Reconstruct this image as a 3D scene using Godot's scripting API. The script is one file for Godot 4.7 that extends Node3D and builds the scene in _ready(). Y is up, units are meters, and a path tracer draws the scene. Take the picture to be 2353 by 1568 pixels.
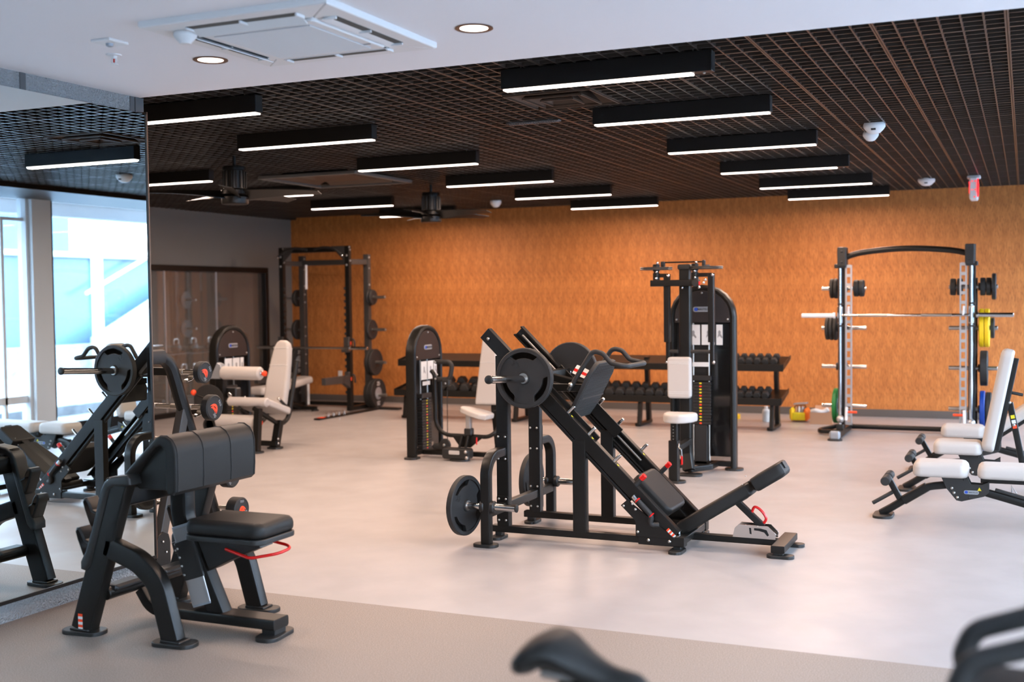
extends Node3D
# A gym: black machines on a pale floor, orange wall-covering at the back, open-cell ceiling with linear lights, a mirrored pier at the left.
# World frame: camera at (0, 1.65, 0); -z runs down the room, x along the back wall, y up, metres.

var M := {}            # materials
var counts := {}       # names already given, per parent
var O := Vector3.ZERO  # what the builders subtract: the origin of the thing being built
var cur: Node3D        # the thing being built


class Mb:  # collects triangles (counter-clockwise outside), then smooths and commits them
	var p := PackedVector3Array()
	var o := Vector3.ZERO

	func _init(origin := Vector3.ZERO) -> void:
		o = origin

	func tri(a: Vector3, b: Vector3, c: Vector3) -> void:
		p.append(a - o); p.append(b - o); p.append(c - o)

	func quad(a: Vector3, b: Vector3, c: Vector3, d: Vector3) -> void:
		tri(a, b, c); tri(a, c, d)

	func fix(from: int) -> void:
		var v := 0.0
		for i in range(from, p.size(), 3):
			v += p[i].dot(p[i + 1].cross(p[i + 2]))
		if v < 0.0:
			for i in range(from, p.size(), 3):
				var t := p[i + 1]
				p[i + 1] = p[i + 2]
				p[i + 2] = t

	func rings(rs: Array, loop := false, cap := true) -> void:
		var from := p.size()
		var m: int = rs.size() if loop else rs.size() - 1
		for k in m:
			var a: PackedVector3Array = rs[k]
			var b: PackedVector3Array = rs[(k + 1) % rs.size()]
			var n := a.size()
			for i in n:
				var j := (i + 1) % n
				quad(a[i], a[j], b[j], b[i])
		if cap and not loop:
			for e in 2:
				var r: PackedVector3Array = rs[0] if e == 0 else rs[rs.size() - 1]
				var c := Vector3.ZERO
				for v in r:
					c += v
				c /= r.size()
				for i in r.size():
					var j := (i + 1) % r.size()
					if e == 0: tri(c, r[j], r[i])
					else: tri(c, r[i], r[j])
		fix(from)

	static func rect(w: float, h: float, r: float) -> PackedVector2Array:
		var out := PackedVector2Array()
		var x := w / 2.0
		var y := h / 2.0
		r = minf(r, minf(x, y) * 0.999)
		if r <= 0.0005:
			return PackedVector2Array([Vector2(x, y), Vector2(-x, y), Vector2(-x, -y), Vector2(x, -y)])
		for c in [[x - r, y - r, 0.0], [-x + r, y - r, 0.5], [-x + r, -y + r, 1.0], [x - r, -y + r, 1.5]]:
			for k in 3:
				var a: float = PI * (c[2] + k * 0.25)
				out.append(Vector2(c[0] + cos(a) * r, c[1] + sin(a) * r))
		return out

	static func circle(r: float, n: int) -> PackedVector2Array:
		var out := PackedVector2Array()
		for i in n:
			out.append(Vector2(cos(TAU * i / n), sin(TAU * i / n)) * r)
		return out

	func sweep(prof: PackedVector2Array, pts: Array, up := Vector3.UP, bev := 0.0, loop := false) -> void:
		var rs := []
		var u := up
		var n := pts.size()
		for i in n:
			var a: Vector3 = pts[(i - 1 + n) % n] if loop or i > 0 else pts[0]
			var b: Vector3 = pts[(i + 1) % n] if loop or i < n - 1 else pts[n - 1]
			var q: Vector3 = pts[i]
			var t := b - a
			if a != q and b != q:
				t = (q - a).normalized() + (b - q).normalized()
			t = t.normalized()
			u = u - t * u.dot(t)
			if u.length() < 0.05:
				u = Vector3.RIGHT - t * t.x if absf(t.x) < 0.9 else Vector3.BACK - t * t.z
			u = u.normalized()
			var s := u.cross(t)
			if bev > 0.0 and not loop and (i == 0 or i == n - 1):
				var w := Vector2(0, 0)
				for v in prof: w = w.max(v)
				var small := _ring(prof, q, s, u, Vector2(1.0 - bev / w.x, 1.0 - bev / w.y))
				var full := _ring(prof, q + t * (bev if i == 0 else -bev), s, u, Vector2.ONE)
				if i == 0: rs.append(small); rs.append(full)
				else: rs.append(full); rs.append(small)
			else:
				rs.append(_ring(prof, q, s, u, Vector2.ONE))
		rings(rs, loop)

	func _ring(prof: PackedVector2Array, q: Vector3, s: Vector3, u: Vector3, k: Vector2) -> PackedVector3Array:
		var r := PackedVector3Array()
		for v in prof:
			r.append(q + s * v.x * k.x + u * v.y * k.y)
		return r

	func bar(pts: Array, w: float, h: float, r := 0.006, up := Vector3.UP, bev := 0.002, loop := false) -> void:
		sweep(rect(w, h, r), pts, up, bev, loop)

	func tube(pts: Array, r: float, n := 10, loop := false) -> void:
		var up := Vector3.UP
		if absf((pts[1] - pts[0]).normalized().y) > 0.9: up = Vector3.RIGHT
		sweep(circle(r, n), pts, up, minf(0.003, r * 0.3), loop)

	func box(c: Vector3, s: Vector3, r := 0.004, b := Basis()) -> void:
		var d := b.x * s.x * 0.5
		sweep(rect(s.z, s.y, r), [c - d, c + d], b.y, minf(maxf(r, 0.0), minf(s.x * 0.4, minf(s.y, s.z) * 0.45)))

	func lathe(c: Vector3, axis: Vector3, prof: Array, n := 20) -> void:  # prof: [radius, along] pairs
		axis = axis.normalized()
		var s := axis.cross(Vector3.UP if absf(axis.y) < 0.9 else Vector3.RIGHT).normalized()
		var u := axis.cross(s)
		var rs := []
		for q in prof:
			var r := PackedVector3Array()
			for i in n:
				var a := TAU * i / n
				r.append(c + axis * q[1] + (s * cos(a) + u * sin(a)) * maxf(q[0], 0.0001))
			rs.append(r)
		rings(rs, false)

	func ball(c: Vector3, r: float, n := 12) -> void:
		var pr := []
		for i in range(0, 9):
			pr.append([r * sin(PI * i / 8.0), -r * cos(PI * i / 8.0)])
		lathe(c, Vector3.UP, pr, n)

	static func inset(ol: PackedVector2Array, d: float) -> PackedVector2Array:
		var out := PackedVector2Array()
		var n := ol.size()
		for i in n:
			var e := (ol[i] - ol[(i - 1 + n) % n]).normalized()
			var f := (ol[(i + 1) % n] - ol[i]).normalized()
			var m := (Vector2(-e.y, e.x) + Vector2(-f.y, f.x))
			var l := m.length()
			if l < 0.01:
				out.append(ol[i])
				continue
			m /= l
			out.append(ol[i] + m * d / maxf(m.dot(Vector2(-e.y, e.x)), 0.4))
		return out

	func poly(ol: PackedVector2Array, d0: float, d1: float, x: Transform3D, r := 0.0, r0 := -1.0) -> void:  # an outline in the x-y plane of x, from d0 to d1, its edges rounded by r (r0 at d0)
		if Geometry2D.is_polygon_clockwise(ol):
			ol = ol.duplicate()
			ol.reverse()
		if r0 < 0.0: r0 = r
		var from := p.size()
		var lv := []
		if r0 > 0.0:
			for k in 4: lv.append([r0 * (1.0 - sin(PI / 6 * k)), d0 + r0 * (1.0 - cos(PI / 6 * k))])
		else: lv.append([0.0, d0])
		if r > 0.0:
			for k in 4: lv.append([r * (1.0 - cos(PI / 6 * k)), d1 - r * (1.0 - sin(PI / 6 * k))])
		else: lv.append([0.0, d1])
		var rs := []
		var first: PackedVector2Array
		var last: PackedVector2Array
		for l in lv:
			last = inset(ol, l[0]) if l[0] > 0.0 else ol
			if rs.is_empty(): first = last
			var g := PackedVector3Array()
			for v in last: g.append(x * Vector3(v.x, v.y, l[1]))
			rs.append(g)
		rings(rs, false, false)
		if p.size() > from:
			var t := Geometry2D.triangulate_polygon(last)
			for i in range(0, t.size(), 3):
				tri(x * Vector3(last[t[i]].x, last[t[i]].y, d1), x * Vector3(last[t[i + 1]].x, last[t[i + 1]].y, d1), x * Vector3(last[t[i + 2]].x, last[t[i + 2]].y, d1))
			_orient(from, p.size() - t.size(), x.basis.z)
			var q := p.size()
			t = Geometry2D.triangulate_polygon(first)
			for i in range(0, t.size(), 3):
				tri(x * Vector3(first[t[i]].x, first[t[i]].y, d0), x * Vector3(first[t[i + 1]].x, first[t[i + 1]].y, d0), x * Vector3(first[t[i + 2]].x, first[t[i + 2]].y, d0))
			_orient(from, q, -x.basis.z)

	func _orient(_from: int, q: int, n: Vector3) -> void:
		for i in range(q, p.size(), 3):
			if (p[i + 1] - p[i]).cross(p[i + 2] - p[i]).dot(n) < 0.0:
				var t := p[i + 1]
				p[i + 1] = p[i + 2]
				p[i + 2] = t

	func mesh(crease := 42.0) -> ArrayMesh:
		var n := p.size() / 3
		var fn := PackedVector3Array()
		fn.resize(n)
		var at := {}
		var keys := []
		keys.resize(p.size())
		for f in n:
			fn[f] = (p[f * 3 + 1] - p[f * 3]).cross(p[f * 3 + 2] - p[f * 3])
			for k in 3:
				var key := Vector3i((p[f * 3 + k] * 20000.0).round())
				keys[f * 3 + k] = key
				if at.has(key): at[key].append(f)
				else: at[key] = [f]
		var lim := cos(deg_to_rad(crease))
		var un := PackedVector3Array()
		un.resize(n)
		for f in n: un[f] = fn[f].normalized()
		var vv := PackedVector3Array()
		var nn := PackedVector3Array()
		vv.resize(n * 3)
		nn.resize(n * 3)
		for f in n:
			for k in 3:
				var s := Vector3.ZERO
				for g: int in at[keys[f * 3 + k]]:
					if un[g].dot(un[f]) > lim: s += fn[g]
				var to: int = f * 3 + (0 if k == 0 else 3 - k)  # Godot's front faces run clockwise
				vv[to] = p[f * 3 + k]
				nn[to] = s.normalized() if s.length_squared() > 0.0 else un[f]
		var arr := []
		arr.resize(Mesh.ARRAY_MAX)
		arr[Mesh.ARRAY_VERTEX] = vv
		arr[Mesh.ARRAY_NORMAL] = nn
		var am := ArrayMesh.new()
		am.add_surface_from_arrays(Mesh.PRIMITIVE_TRIANGLES, arr)
		return am


func mb() -> Mb:
	return Mb.new(O)


func numbered(parent: Node, called: String) -> String:
	var key := "%d/%s" % [parent.get_instance_id(), called]
	var n: int = counts.get(key, 0)
	counts[key] = n + 1
	return called if n == 0 else "%s_%03d" % [called, n]


func tag(o: Node, label := "", category := "", group := "", kind := "") -> Node:
	for pair: Array in [["label", label], ["category", category], ["group", group], ["kind", kind]]:
		if pair[1] != "": o.set_meta(pair[0], pair[1])
	return o


func hang(o: Node3D, called: String, parent: Node = self) -> Node3D:
	o.name = numbered(parent, called)
	parent.add_child(o, true)
	return o


func thing(called: String, label: String, category: String, at := Vector3.ZERO, group := "", local := false) -> Node3D:  # parts that follow are given in world coordinates, or in its own if local
	var n := Node3D.new()
	hang(n, called)
	n.position = at
	tag(n, label, category, group)
	cur = n
	O = Vector3.ZERO if local else at
	return n


func part(called: String, b, m: Material, parent: Node = null) -> MeshInstance3D:
	var i := MeshInstance3D.new()
	i.mesh = b.mesh() if b is Mb else b
	i.material_override = m
	hang(i, called, parent if parent else cur)
	return i


func solo(called: String, b: Mb, m: Material, label: String, category: String, group := "") -> MeshInstance3D:  # a thing that is one mesh, its origin at the builder's
	var i := MeshInstance3D.new()
	i.mesh = b.mesh()
	i.material_override = m
	i.position = b.o
	hang(i, called)
	tag(i, label, category, group)
	return i


func structure(called: String, b: Mb, m: Material) -> MeshInstance3D:
	var i := solo(called, b, m, "", "")
	i.set_meta("kind", "structure")
	cur = i
	return i


func copy(src: Node3D, at: Vector3, label: String, yaw := 0.0) -> Node3D:
	var d: Node3D = src.duplicate()
	d.name = numbered(self, str(src.name).rstrip("0123456789").trim_suffix("_"))
	add_child(d, true)
	d.position = at
	d.rotation.y = yaw
	if label != "": d.set_meta("label", label)
	return d


func fillet(pts: Array, r: float, n := 5) -> Array:  # a polyline with its corners rounded
	var out := [pts[0]]
	for i in range(1, pts.size() - 1):
		var b: Vector3 = pts[i]
		var a: Vector3 = (pts[i - 1] - b)
		var c: Vector3 = (pts[i + 1] - b)
		var ang := a.angle_to(c)
		if ang > 3.1:
			out.append(b)
			continue
		var d := minf(r / tan(ang / 2.0), minf(a.length(), c.length()) * 0.49)
		var p0 := b + a.normalized() * d
		var p1 := b + c.normalized() * d
		var rr := d * tan(ang / 2.0)
		var ctr := b + (a.normalized() + c.normalized()).normalized() * rr / sin(ang / 2.0)
		for k in n + 1:
			var v := (p0 - ctr).slerp(p1 - ctr, float(k) / n)
			out.append(ctr + v)
	out.append(pts[pts.size() - 1])
	return out


func curve(pts: Array, n := 6) -> Array:  # a smooth line through the points
	var out := []
	for i in pts.size() - 1:
		var p0: Vector3 = pts[maxi(i - 1, 0)]
		var p1: Vector3 = pts[i]
		var p2: Vector3 = pts[i + 1]
		var p3: Vector3 = pts[mini(i + 2, pts.size() - 1)]
		for k in n:
			out.append(p1.cubic_interpolate(p2, p0, p3, float(k) / n))
	out.append(pts[pts.size() - 1])
	return out


func round_rect(x0: float, y0: float, x1: float, y1: float, r: float, n := 5) -> PackedVector2Array:
	var out := PackedVector2Array()
	for c in [[x1 - r, y1 - r, 0.0], [x0 + r, y1 - r, 0.5], [x0 + r, y0 + r, 1.0], [x1 - r, y0 + r, 1.5]]:
		for k in n + 1:
			var a: float = PI * (c[2] + 0.5 * k / n)
			out.append(Vector2(c[0] + cos(a) * r, c[1] + sin(a) * r))
	return out


func plane(at: Vector3, x: Vector3, y: Vector3) -> Transform3D:  # a drawing plane: its z comes out of the page
	x = x.normalized()
	y = (y - x * y.dot(x)).normalized()
	return Transform3D(Basis(x, y, x.cross(y)), at)


func bolts(list: Array, axis: Vector3, r := 0.009, parent: Node = null, m: Material = null) -> void:
	var b := mb()
	for q in list:
		b.lathe(q, axis, [[0.0, 0.0], [r, 0.0], [r, r * 0.5], [r * 0.6, r * 0.9], [0.0, r]], 8)
	tag(part("bolt_heads" if list.size() > 1 else "bolt", b, m if m else M.steel, parent), "", "", "", "stuff" if list.size() > 1 else "")


func text(called: String, s: String, size: float, at: Transform3D, m: Material, parent: Node = null, serif := false, depth := 0.0015) -> MeshInstance3D:
	var t := TextMesh.new()
	var f := SystemFont.new()
	f.font_names = PackedStringArray(["Droid Serif" if serif else "Droid Sans"])
	f.font_weight = 700
	t.font = f
	t.font_size = 64
	t.pixel_size = size / 46.0
	t.depth = depth
	t.curve_step = 2.0
	t.text = s
	var i := part(called, t, m, parent)
	i.transform = Transform3D(at.basis, at.origin - O)
	return i


func v(x: float, y: float, z: float) -> Vector3:
	return Vector3(x, y, z)


func _ready() -> void:
	# --- camera (41 mm lens on a 36 x 24 frame), sky, exposure
	var cam := Camera3D.new()
	cam.name = "camera"
	cam.fov = 32.73
	cam.near = 0.05
	cam.far = 300.0
	cam.transform = Transform3D(Basis(Vector3(0.914532, -0.011794, -0.404341), Vector3(-0.004665, 0.999201, -0.039698), Vector3(0.404486, 0.038192, 0.913746)), Vector3(0, 1.65, 0))
	var lens := CameraAttributesPhysical.new()
	lens.frustum_focal_length = 40.87
	lens.frustum_focus_distance = 7.3
	lens.exposure_aperture = 1.8
	cam.attributes = lens
	cam.fov = 32.73
	add_child(cam)
	cam.current = true
	var env := Environment.new()
	env.background_mode = Environment.BG_SKY
	var skym := ProceduralSkyMaterial.new()
	skym.sky_top_color = Color(0.80, 0.89, 1.0)
	skym.sky_horizon_color = Color(0.92, 0.96, 1.0)
	skym.ground_bottom_color = Color(0.42, 0.45, 0.48)
	skym.ground_horizon_color = Color(0.70, 0.75, 0.80)
	skym.sky_energy_multiplier = SKY
	skym.ground_energy_multiplier = SKY * 0.7
	skym.sun_angle_max = 0.0
	var sky := Sky.new()
	sky.sky_material = skym
	env.sky = sky
	env.tonemap_mode = Environment.TONE_MAPPER_LINEAR
	env.tonemap_exposure = EXPOSURE
	env.sdfgi_enabled = true
	env.ssao_enabled = true
	env.ssil_enabled = true
	var we := WorldEnvironment.new()
	we.name = "environment"
	we.environment = env
	add_child(we)

	materials()
	room()
	ceilings()
	outdoors()
	side_room()
	linear_lights()
	build_leg_press()
	build_preacher_bench()
	build_barbell_rack()
	build_leg_extension()
	build_chest_machine()
	build_pec_fly()
	build_dumbbell_rack()
	build_power_rack()
	build_smith_machine()
	build_benches()
	build_ceiling_things()
	build_floor_items()
	build_bike()
	build_side_room_things()


const SKY := 3.8
const EXPOSURE := 1.0
const LAMP := 4.2
const LED := Color(1.0, 0.86, 0.77)


func mat(c: Color, rough := 0.5, metal := 0.0, spec := 0.5) -> StandardMaterial3D:
	var m := StandardMaterial3D.new()
	m.albedo_color = c
	m.roughness = rough
	m.metallic = metal
	m.metallic_specular = spec
	return m


func noise(freq: float, seed_: int, oct := 3) -> FastNoiseLite:
	var n := FastNoiseLite.new()
	n.seed = seed_
	n.frequency = freq
	n.fractal_octaves = oct
	n.noise_type = FastNoiseLite.TYPE_SIMPLEX
	return n


func grain(n: FastNoiseLite, size: int, c0: Color, c1: Color, lo := 0.2, hi := 0.8) -> ImageTexture:  # a seamless two-colour texture
	var im := n.get_seamless_image(size, size, false, false, 0.15)
	im.convert(Image.FORMAT_L8)
	var d := im.get_data()
	var out := PackedByteArray()
	out.resize(size * size * 3)
	for i in size * size:
		var c := c0.lerp(c1, clampf((d[i] / 255.0 - lo) / (hi - lo), 0, 1))
		out[i * 3] = int(c.r * 255)
		out[i * 3 + 1] = int(c.g * 255)
		out[i * 3 + 2] = int(c.b * 255)
	return ImageTexture.create_from_image(Image.create_from_data(size, size, false, Image.FORMAT_RGB8, out))


func streaks(size: int, a: Color, b: Color, d: Color) -> ImageTexture:  # short upright strokes over soft broad bands
	var f := noise(0.013, 5, 3).get_seamless_image(size, size, false, false, 0.15)
	var g := noise(0.004, 9, 2).get_seamless_image(size, size, false, false, 0.15)
	f.convert(Image.FORMAT_L8)
	g.convert(Image.FORMAT_L8)
	var fd := f.get_data()
	var gd := g.get_data()
	var out := PackedByteArray()
	out.resize(size * size * 3)
	for y in size:
		for x in size:
			var s: float = fd[y * size + (x * 9) % size] / 255.0
			var w: float = gd[y * size + (x * 4) % size] / 255.0
			var c := a.lerp(b, clampf(w * 1.3 - 0.15, 0, 1))
			c = c.lerp(d, 0.75 * smoothstep(0.52, 0.9, s))
			var i := (y * size + x) * 3
			out[i] = int(c.r * 255)
			out[i + 1] = int(c.g * 255)
			out[i + 2] = int(c.b * 255)
	return ImageTexture.create_from_image(Image.create_from_data(size, size, false, Image.FORMAT_RGB8, out))


func tri(m: StandardMaterial3D, s: Vector3, world := false) -> StandardMaterial3D:
	m.uv1_triplanar = true
	m.uv1_world_triplanar = world
	m.uv1_scale = s
	return m


func glow(c: Color, e: float) -> StandardMaterial3D:
	var m := mat(c, 0.5)
	m.emission_enabled = true
	m.emission = c
	m.emission_energy_multiplier = e
	return m


func materials() -> void:
	var w := Color.WHITE
	M.frame = mat(Color(0.085, 0.08, 0.07), 0.36, 0.0, 0.4)
	M.frame_grey = mat(Color(0.27, 0.26, 0.25), 0.42, 0.3)
	M.cast = mat(Color(0.12, 0.115, 0.11), 0.5)
	M.rubber = mat(Color(0.13, 0.128, 0.124), 0.62)
	M.plastic = mat(Color(0.12, 0.118, 0.112), 0.45)
	M.vinyl = tri(mat(Color(0.125, 0.12, 0.112), 0.5, 0.0, 0.35), Vector3.ONE * 9.0)
	var vn := NoiseTexture2D.new()
	vn.width = 256; vn.height = 256; vn.seamless = true; vn.noise = noise(0.11, 3, 2)
	M.vinyl.heightmap_enabled = true
	M.vinyl.heightmap_texture = vn
	M.vinyl.heightmap_scale = 0.03
	M.cream = mat(Color(0.73, 0.705, 0.68), 0.48)
	M.chrome = mat(Color(0.80, 0.79, 0.78), 0.13, 1.0)
	M.steel = mat(Color(0.70, 0.69, 0.67), 0.32, 1.0)
	M.alu = mat(Color(0.74, 0.735, 0.73), 0.36, 0.85)
	M.red = mat(Color(0.80, 0.06, 0.04), 0.32)
	M.orange = mat(Color(0.95, 0.28, 0.10), 0.45)
	M.yellow = mat(Color(0.93, 0.76, 0.05), 0.5)
	M.yellow_mark = mat(Color(0.85, 0.78, 0.10), 0.5)
	M.blue = mat(Color(0.03, 0.22, 0.55), 0.5)
	M.green = mat(Color(0.05, 0.45, 0.20), 0.5)
	M.paper = mat(Color(0.84, 0.84, 0.83), 0.6)
	M.ink = mat(Color(0.10, 0.10, 0.10), 0.7)
	M.badge = mat(Color(0.62, 0.64, 0.66), 0.35, 0.4)
	M.badge_blue = mat(Color(0.10, 0.28, 0.68), 0.4)
	M.white = mat(Color(0.88, 0.88, 0.875), 0.45)
	M.grey_text = mat(Color(0.55, 0.55, 0.55), 0.5)
	M.smoked = mat(Color(0.05, 0.05, 0.05, 0.35), 0.08)
	M.smoked.transparency = BaseMaterial3D.TRANSPARENCY_ALPHA
	M.card = mat(Color(0.72, 0.56, 0.44), 0.8)
	# the room
	M.wood = tri(mat(w, 0.62), Vector3(0.62, 0.62, 0.62), true)
	M.wood.albedo_texture = streaks(1024, Color(0.80, 0.51, 0.25), Color(0.72, 0.44, 0.20), Color(0.50, 0.28, 0.11))
	M.floor = tri(mat(w, 0.42), Vector3.ONE * 0.35, true)
	M.floor.albedo_texture = grain(noise(0.012, 21, 5), 512, Color(0.625, 0.605, 0.595), Color(0.645, 0.625, 0.615))
	M.floor.roughness_texture = grain(noise(0.02, 22, 4), 256, Color(0.85, 0.85, 0.85), Color(1, 1, 1))
	M.mat = tri(mat(w, 0.55), Vector3.ONE * 1.3, true)
	M.mat.albedo_texture = grain(noise(0.22, 23, 3), 512, Color(0.44, 0.405, 0.375), Color(0.64, 0.59, 0.55), 0.25, 0.8)
	M.wall_grey = mat(Color(0.45, 0.44, 0.41), 0.75)
	M.base = mat(Color(0.36, 0.335, 0.315), 0.5)
	M.soffit = mat(Color(0.92, 0.915, 0.92), 0.7)
	M.void = mat(Color(0.06, 0.058, 0.055), 0.9)
	M.lattice = mat(Color(0.25, 0.22, 0.195), 0.34, 0.3)
	M.stucco = tri(mat(Color(0.62, 0.63, 0.63), 0.85), Vector3.ONE * 2.2, true)
	var hn := NoiseTexture2D.new()
	hn.width = 512; hn.height = 512; hn.seamless = true; hn.noise = noise(0.045, 31, 4)
	M.stucco.heightmap_enabled = true
	M.stucco.heightmap_texture = hn
	M.stucco.heightmap_scale = 1.6
	M.strip = mat(Color(0.34, 0.345, 0.35), 0.5, 0.3)
	M.mirror = mat(Color(0.80, 0.85, 0.86), 0.0, 1.0)
	M.dark_alu = mat(Color(0.10, 0.09, 0.08), 0.4, 0.4)
	M.bronze = mat(Color(0.42, 0.32, 0.26), 0.35, 0.8)
	M.column = mat(Color(0.90, 0.91, 0.92), 0.5)
	M.glass = mat(Color(0.9, 0.95, 0.95, 0.06), 0.0)
	M.glass.transparency = BaseMaterial3D.TRANSPARENCY_ALPHA
	M.dim_glass = mat(Color(0.55, 0.52, 0.48, 0.25), 0.0)
	M.dim_glass.transparency = BaseMaterial3D.TRANSPARENCY_ALPHA
	M.led = glow(Color(1.0, 0.93, 0.88), 5.0)
	M.taupe = mat(Color(0.46, 0.42, 0.38), 0.85)
	M.concrete = tri(mat(w, 0.85), Vector3.ONE * 0.4, true)
	M.concrete.albedo_texture = grain(noise(0.03, 41, 4), 256, Color(0.50, 0.53, 0.56), Color(0.62, 0.645, 0.665))
	M.slot = mat(Color(0.30, 0.31, 0.30), 0.7)
	M.grille = mat(Color(0.62, 0.63, 0.65), 0.7)
	M.exit_red = glow(Color(1.0, 0.10, 0.12), 2.0)
	M.bronze_dull = mat(Color(0.30, 0.23, 0.18), 0.5, 0.3)
	M.alu_dull = mat(Color(0.42, 0.41, 0.39), 0.5, 0.5)
	M.orange_bag = mat(Color(0.90, 0.45, 0.06), 0.6)
	M.frame_hood = mat(Color(0.16, 0.14, 0.135), 0.38)
	M.facade = mat(Color(0.33, 0.48, 0.58), 0.25, 0.0)
	M.facade_pale = mat(Color(0.72, 0.80, 0.80), 0.6)


func box(c: Mb, x0: float, y0: float, z0: float, x1: float, y1: float, z1: float, r := 0.0) -> void:
	c.box(Vector3((x0 + x1) / 2, (y0 + y1) / 2, (z0 + z1) / 2), Vector3(absf(x1 - x0), absf(y1 - y0), absf(z1 - z0)), r)


func room() -> void:
	O = Vector3.ZERO
	var b := mb()
	box(b, -11.3, -0.2, -16.2, 1.5, 0, -5.365)
	structure("floor", b, M.floor)
	b = mb()
	box(b, -5.35, -0.2, -5.365, 1.5, 0, 3.5)
	structure("floor", b, M.mat)
	b = mb()
	box(b, -11.3, 0, -16.25, 1.6, 3.7, -16.0)
	structure("wall_back", b, M.wood)
	b = mb()
	box(b, -11.02, 0, -16.0, 1.3, 0.1, -15.985, 0.003)
	structure("baseboard_back", b, M.base)
	# left wall with its wide interior window
	b = mb()
	box(b, -11.3, 0, -16.0, -11.02, 3.7, -15.32)
	box(b, -11.3, 2.15, -15.32, -11.02, 3.7, -10.6)
	box(b, -11.3, 0, -10.6, -11.02, 3.7, -5.3)
	structure("wall_left", b, M.wall_grey)
	b = mb()
	box(b, -11.02, 0, -15.985, -11.005, 0.1, -15.32, 0.003)
	box(b, -11.02, 0, -10.6, -11.005, 0.1, -5.46, 0.003)
	structure("baseboard_left", b, M.base)
	var win := tag(hang(Node3D.new(), "window_1"), "", "", "", "structure")
	O = Vector3.ZERO
	b = mb()
	for f in [[0.0, 0.07, -15.32, -10.6], [2.07, 2.15, -15.32, -10.6], [0.07, 2.07, -15.32, -15.24], [0.07, 2.07, -10.68, -10.6]]:
		box(b, -11.14, f[0], f[2], -10.99, f[1], f[3], 0.004)
	part("window_frame", b, M.dark_alu, win)
	for i in 4:
		b = mb()
		var z0 := -15.24 + i * 1.14
		box(b, -11.075, 0.07, z0, -11.065, 2.07, z0 + 1.13)
		part("pane", b, M.dim_glass, win)
	for i in 3:
		b = mb()
		box(b, -11.08, 0.07, -15.24 + (i + 1) * 1.14 - 0.015, -11.055, 2.07, -15.24 + (i + 1) * 1.14 + 0.005, 0.002)
		part("joint_strip", b, M.alu, win)
	# the wall that closes the left bay off, and the mirrored pier at its end
	b = mb()
	box(b, -11.02, 0, -5.46, -5.2, 3.7, -5.3)
	structure("wall_front", b, M.wall_grey)
	b = mb()
	box(b, -5.25, 0, -5.46, -4.80, 3.7, 3.5)
	structure("wall_pier", b, M.stucco)
	b = mb()
	box(b, -4.803, 2.755, -5.47, -4.792, 2.85, -5.40, 0.002)
	box(b, -4.803, 2.755, -5.395, -4.795, 2.85, -5.36, 0.002)
	box(b, -4.803, 2.755, -4.585, -4.795, 2.85, -4.545, 0.002)
	structure("trim_1", b, M.strip)
	O = Vector3(-4.80, 0.1, -1.0)
	var mir := thing("wall_mirror", "tall frameless mirror panel covering the grey pier at the left", "mirror", O)
	for i in 3:
		b = mb()
		var z1 := -5.435 + i * 2.9
		box(b, -4.799, 0.128, z1, -4.757, 2.752, z1 + 2.896)
		part("mirror_pane", b, M.mirror)
	b = mb()
	box(b, -4.80, 0.108, -5.448, -4.752, 0.128, 3.25, 0.002)
	box(b, -4.80, 0.128, -5.448, -4.752, 2.752, -5.435, 0.002)
	part("edge_trim", b, M.dark_alu)
	b = mb()
	box(b, -4.80, 0.108, -5.456, -4.753, 2.765, -5.4485, 0.001)
	part("edge_strip", b, M.bronze)
	# behind the camera
	O = Vector3.ZERO
	b = mb()
	box(b, -4.8, 0, 3.3, 1.6, 3.7, 3.5)
	structure("wall_rear", b, M.soffit)
	# the window side: bays of glass between flat grey columns
	b = mb()
	box(b, 1.4, -0.2, -16.2, 1.6, 0.146, 3.5)
	box(b, 1.4, 2.9, -16.2, 1.6, 3.7, 3.5)
	structure("wall_right", b, M.dark_alu)
	b = mb()
	for i in 6:
		var z := -13.58 + 3.0 * i
		box(b, 1.36, 0.146, z - 0.15, 1.60, 2.9, z + 0.15, 0.004)
	structure("trim_2", b, M.column)
	for i in 7:
		var z0 := maxf(-16.43 + 3.0 * i, -16.0)
		var z1 := minf(-13.73 + 3.0 * i, 3.3)
		var wn := tag(hang(Node3D.new(), "window_%d" % (i + 2)), "", "", "", "structure")
		b = mb()
		box(b, 1.42, 0.146, z1 - 0.08, 1.56, 2.9, z1, 0.003)
		box(b, 1.42, 0.146, z0, 1.56, 2.9, z0 + 0.04, 0.003)
		if i == 2:
			box(b, 1.46, 0.146, z0 + 0.34, 1.52, 2.62, z0 + 0.38, 0.003)
			box(b, 1.46, 0.44, z0 + 0.04, 1.52, 0.53, z1 - 0.08, 0.003)
			box(b, 1.46, 2.62, z0 + 0.04, 1.52, 2.66, z1 - 0.08, 0.003)
		part("window_frame", b, M.dark_alu if i != 2 else M.column, wn)
		b = mb()
		box(b, 1.49, 0.146, z0 + 0.04, 1.498, 2.9, z1 - 0.08)
		part("pane", b, M.glass, wn)
	b = mb()
	box(b, 0.42, 2.885, -16.0, 1.4, 3.7, -5.44)
	structure("trim_3", b, M.dark_alu)


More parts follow.
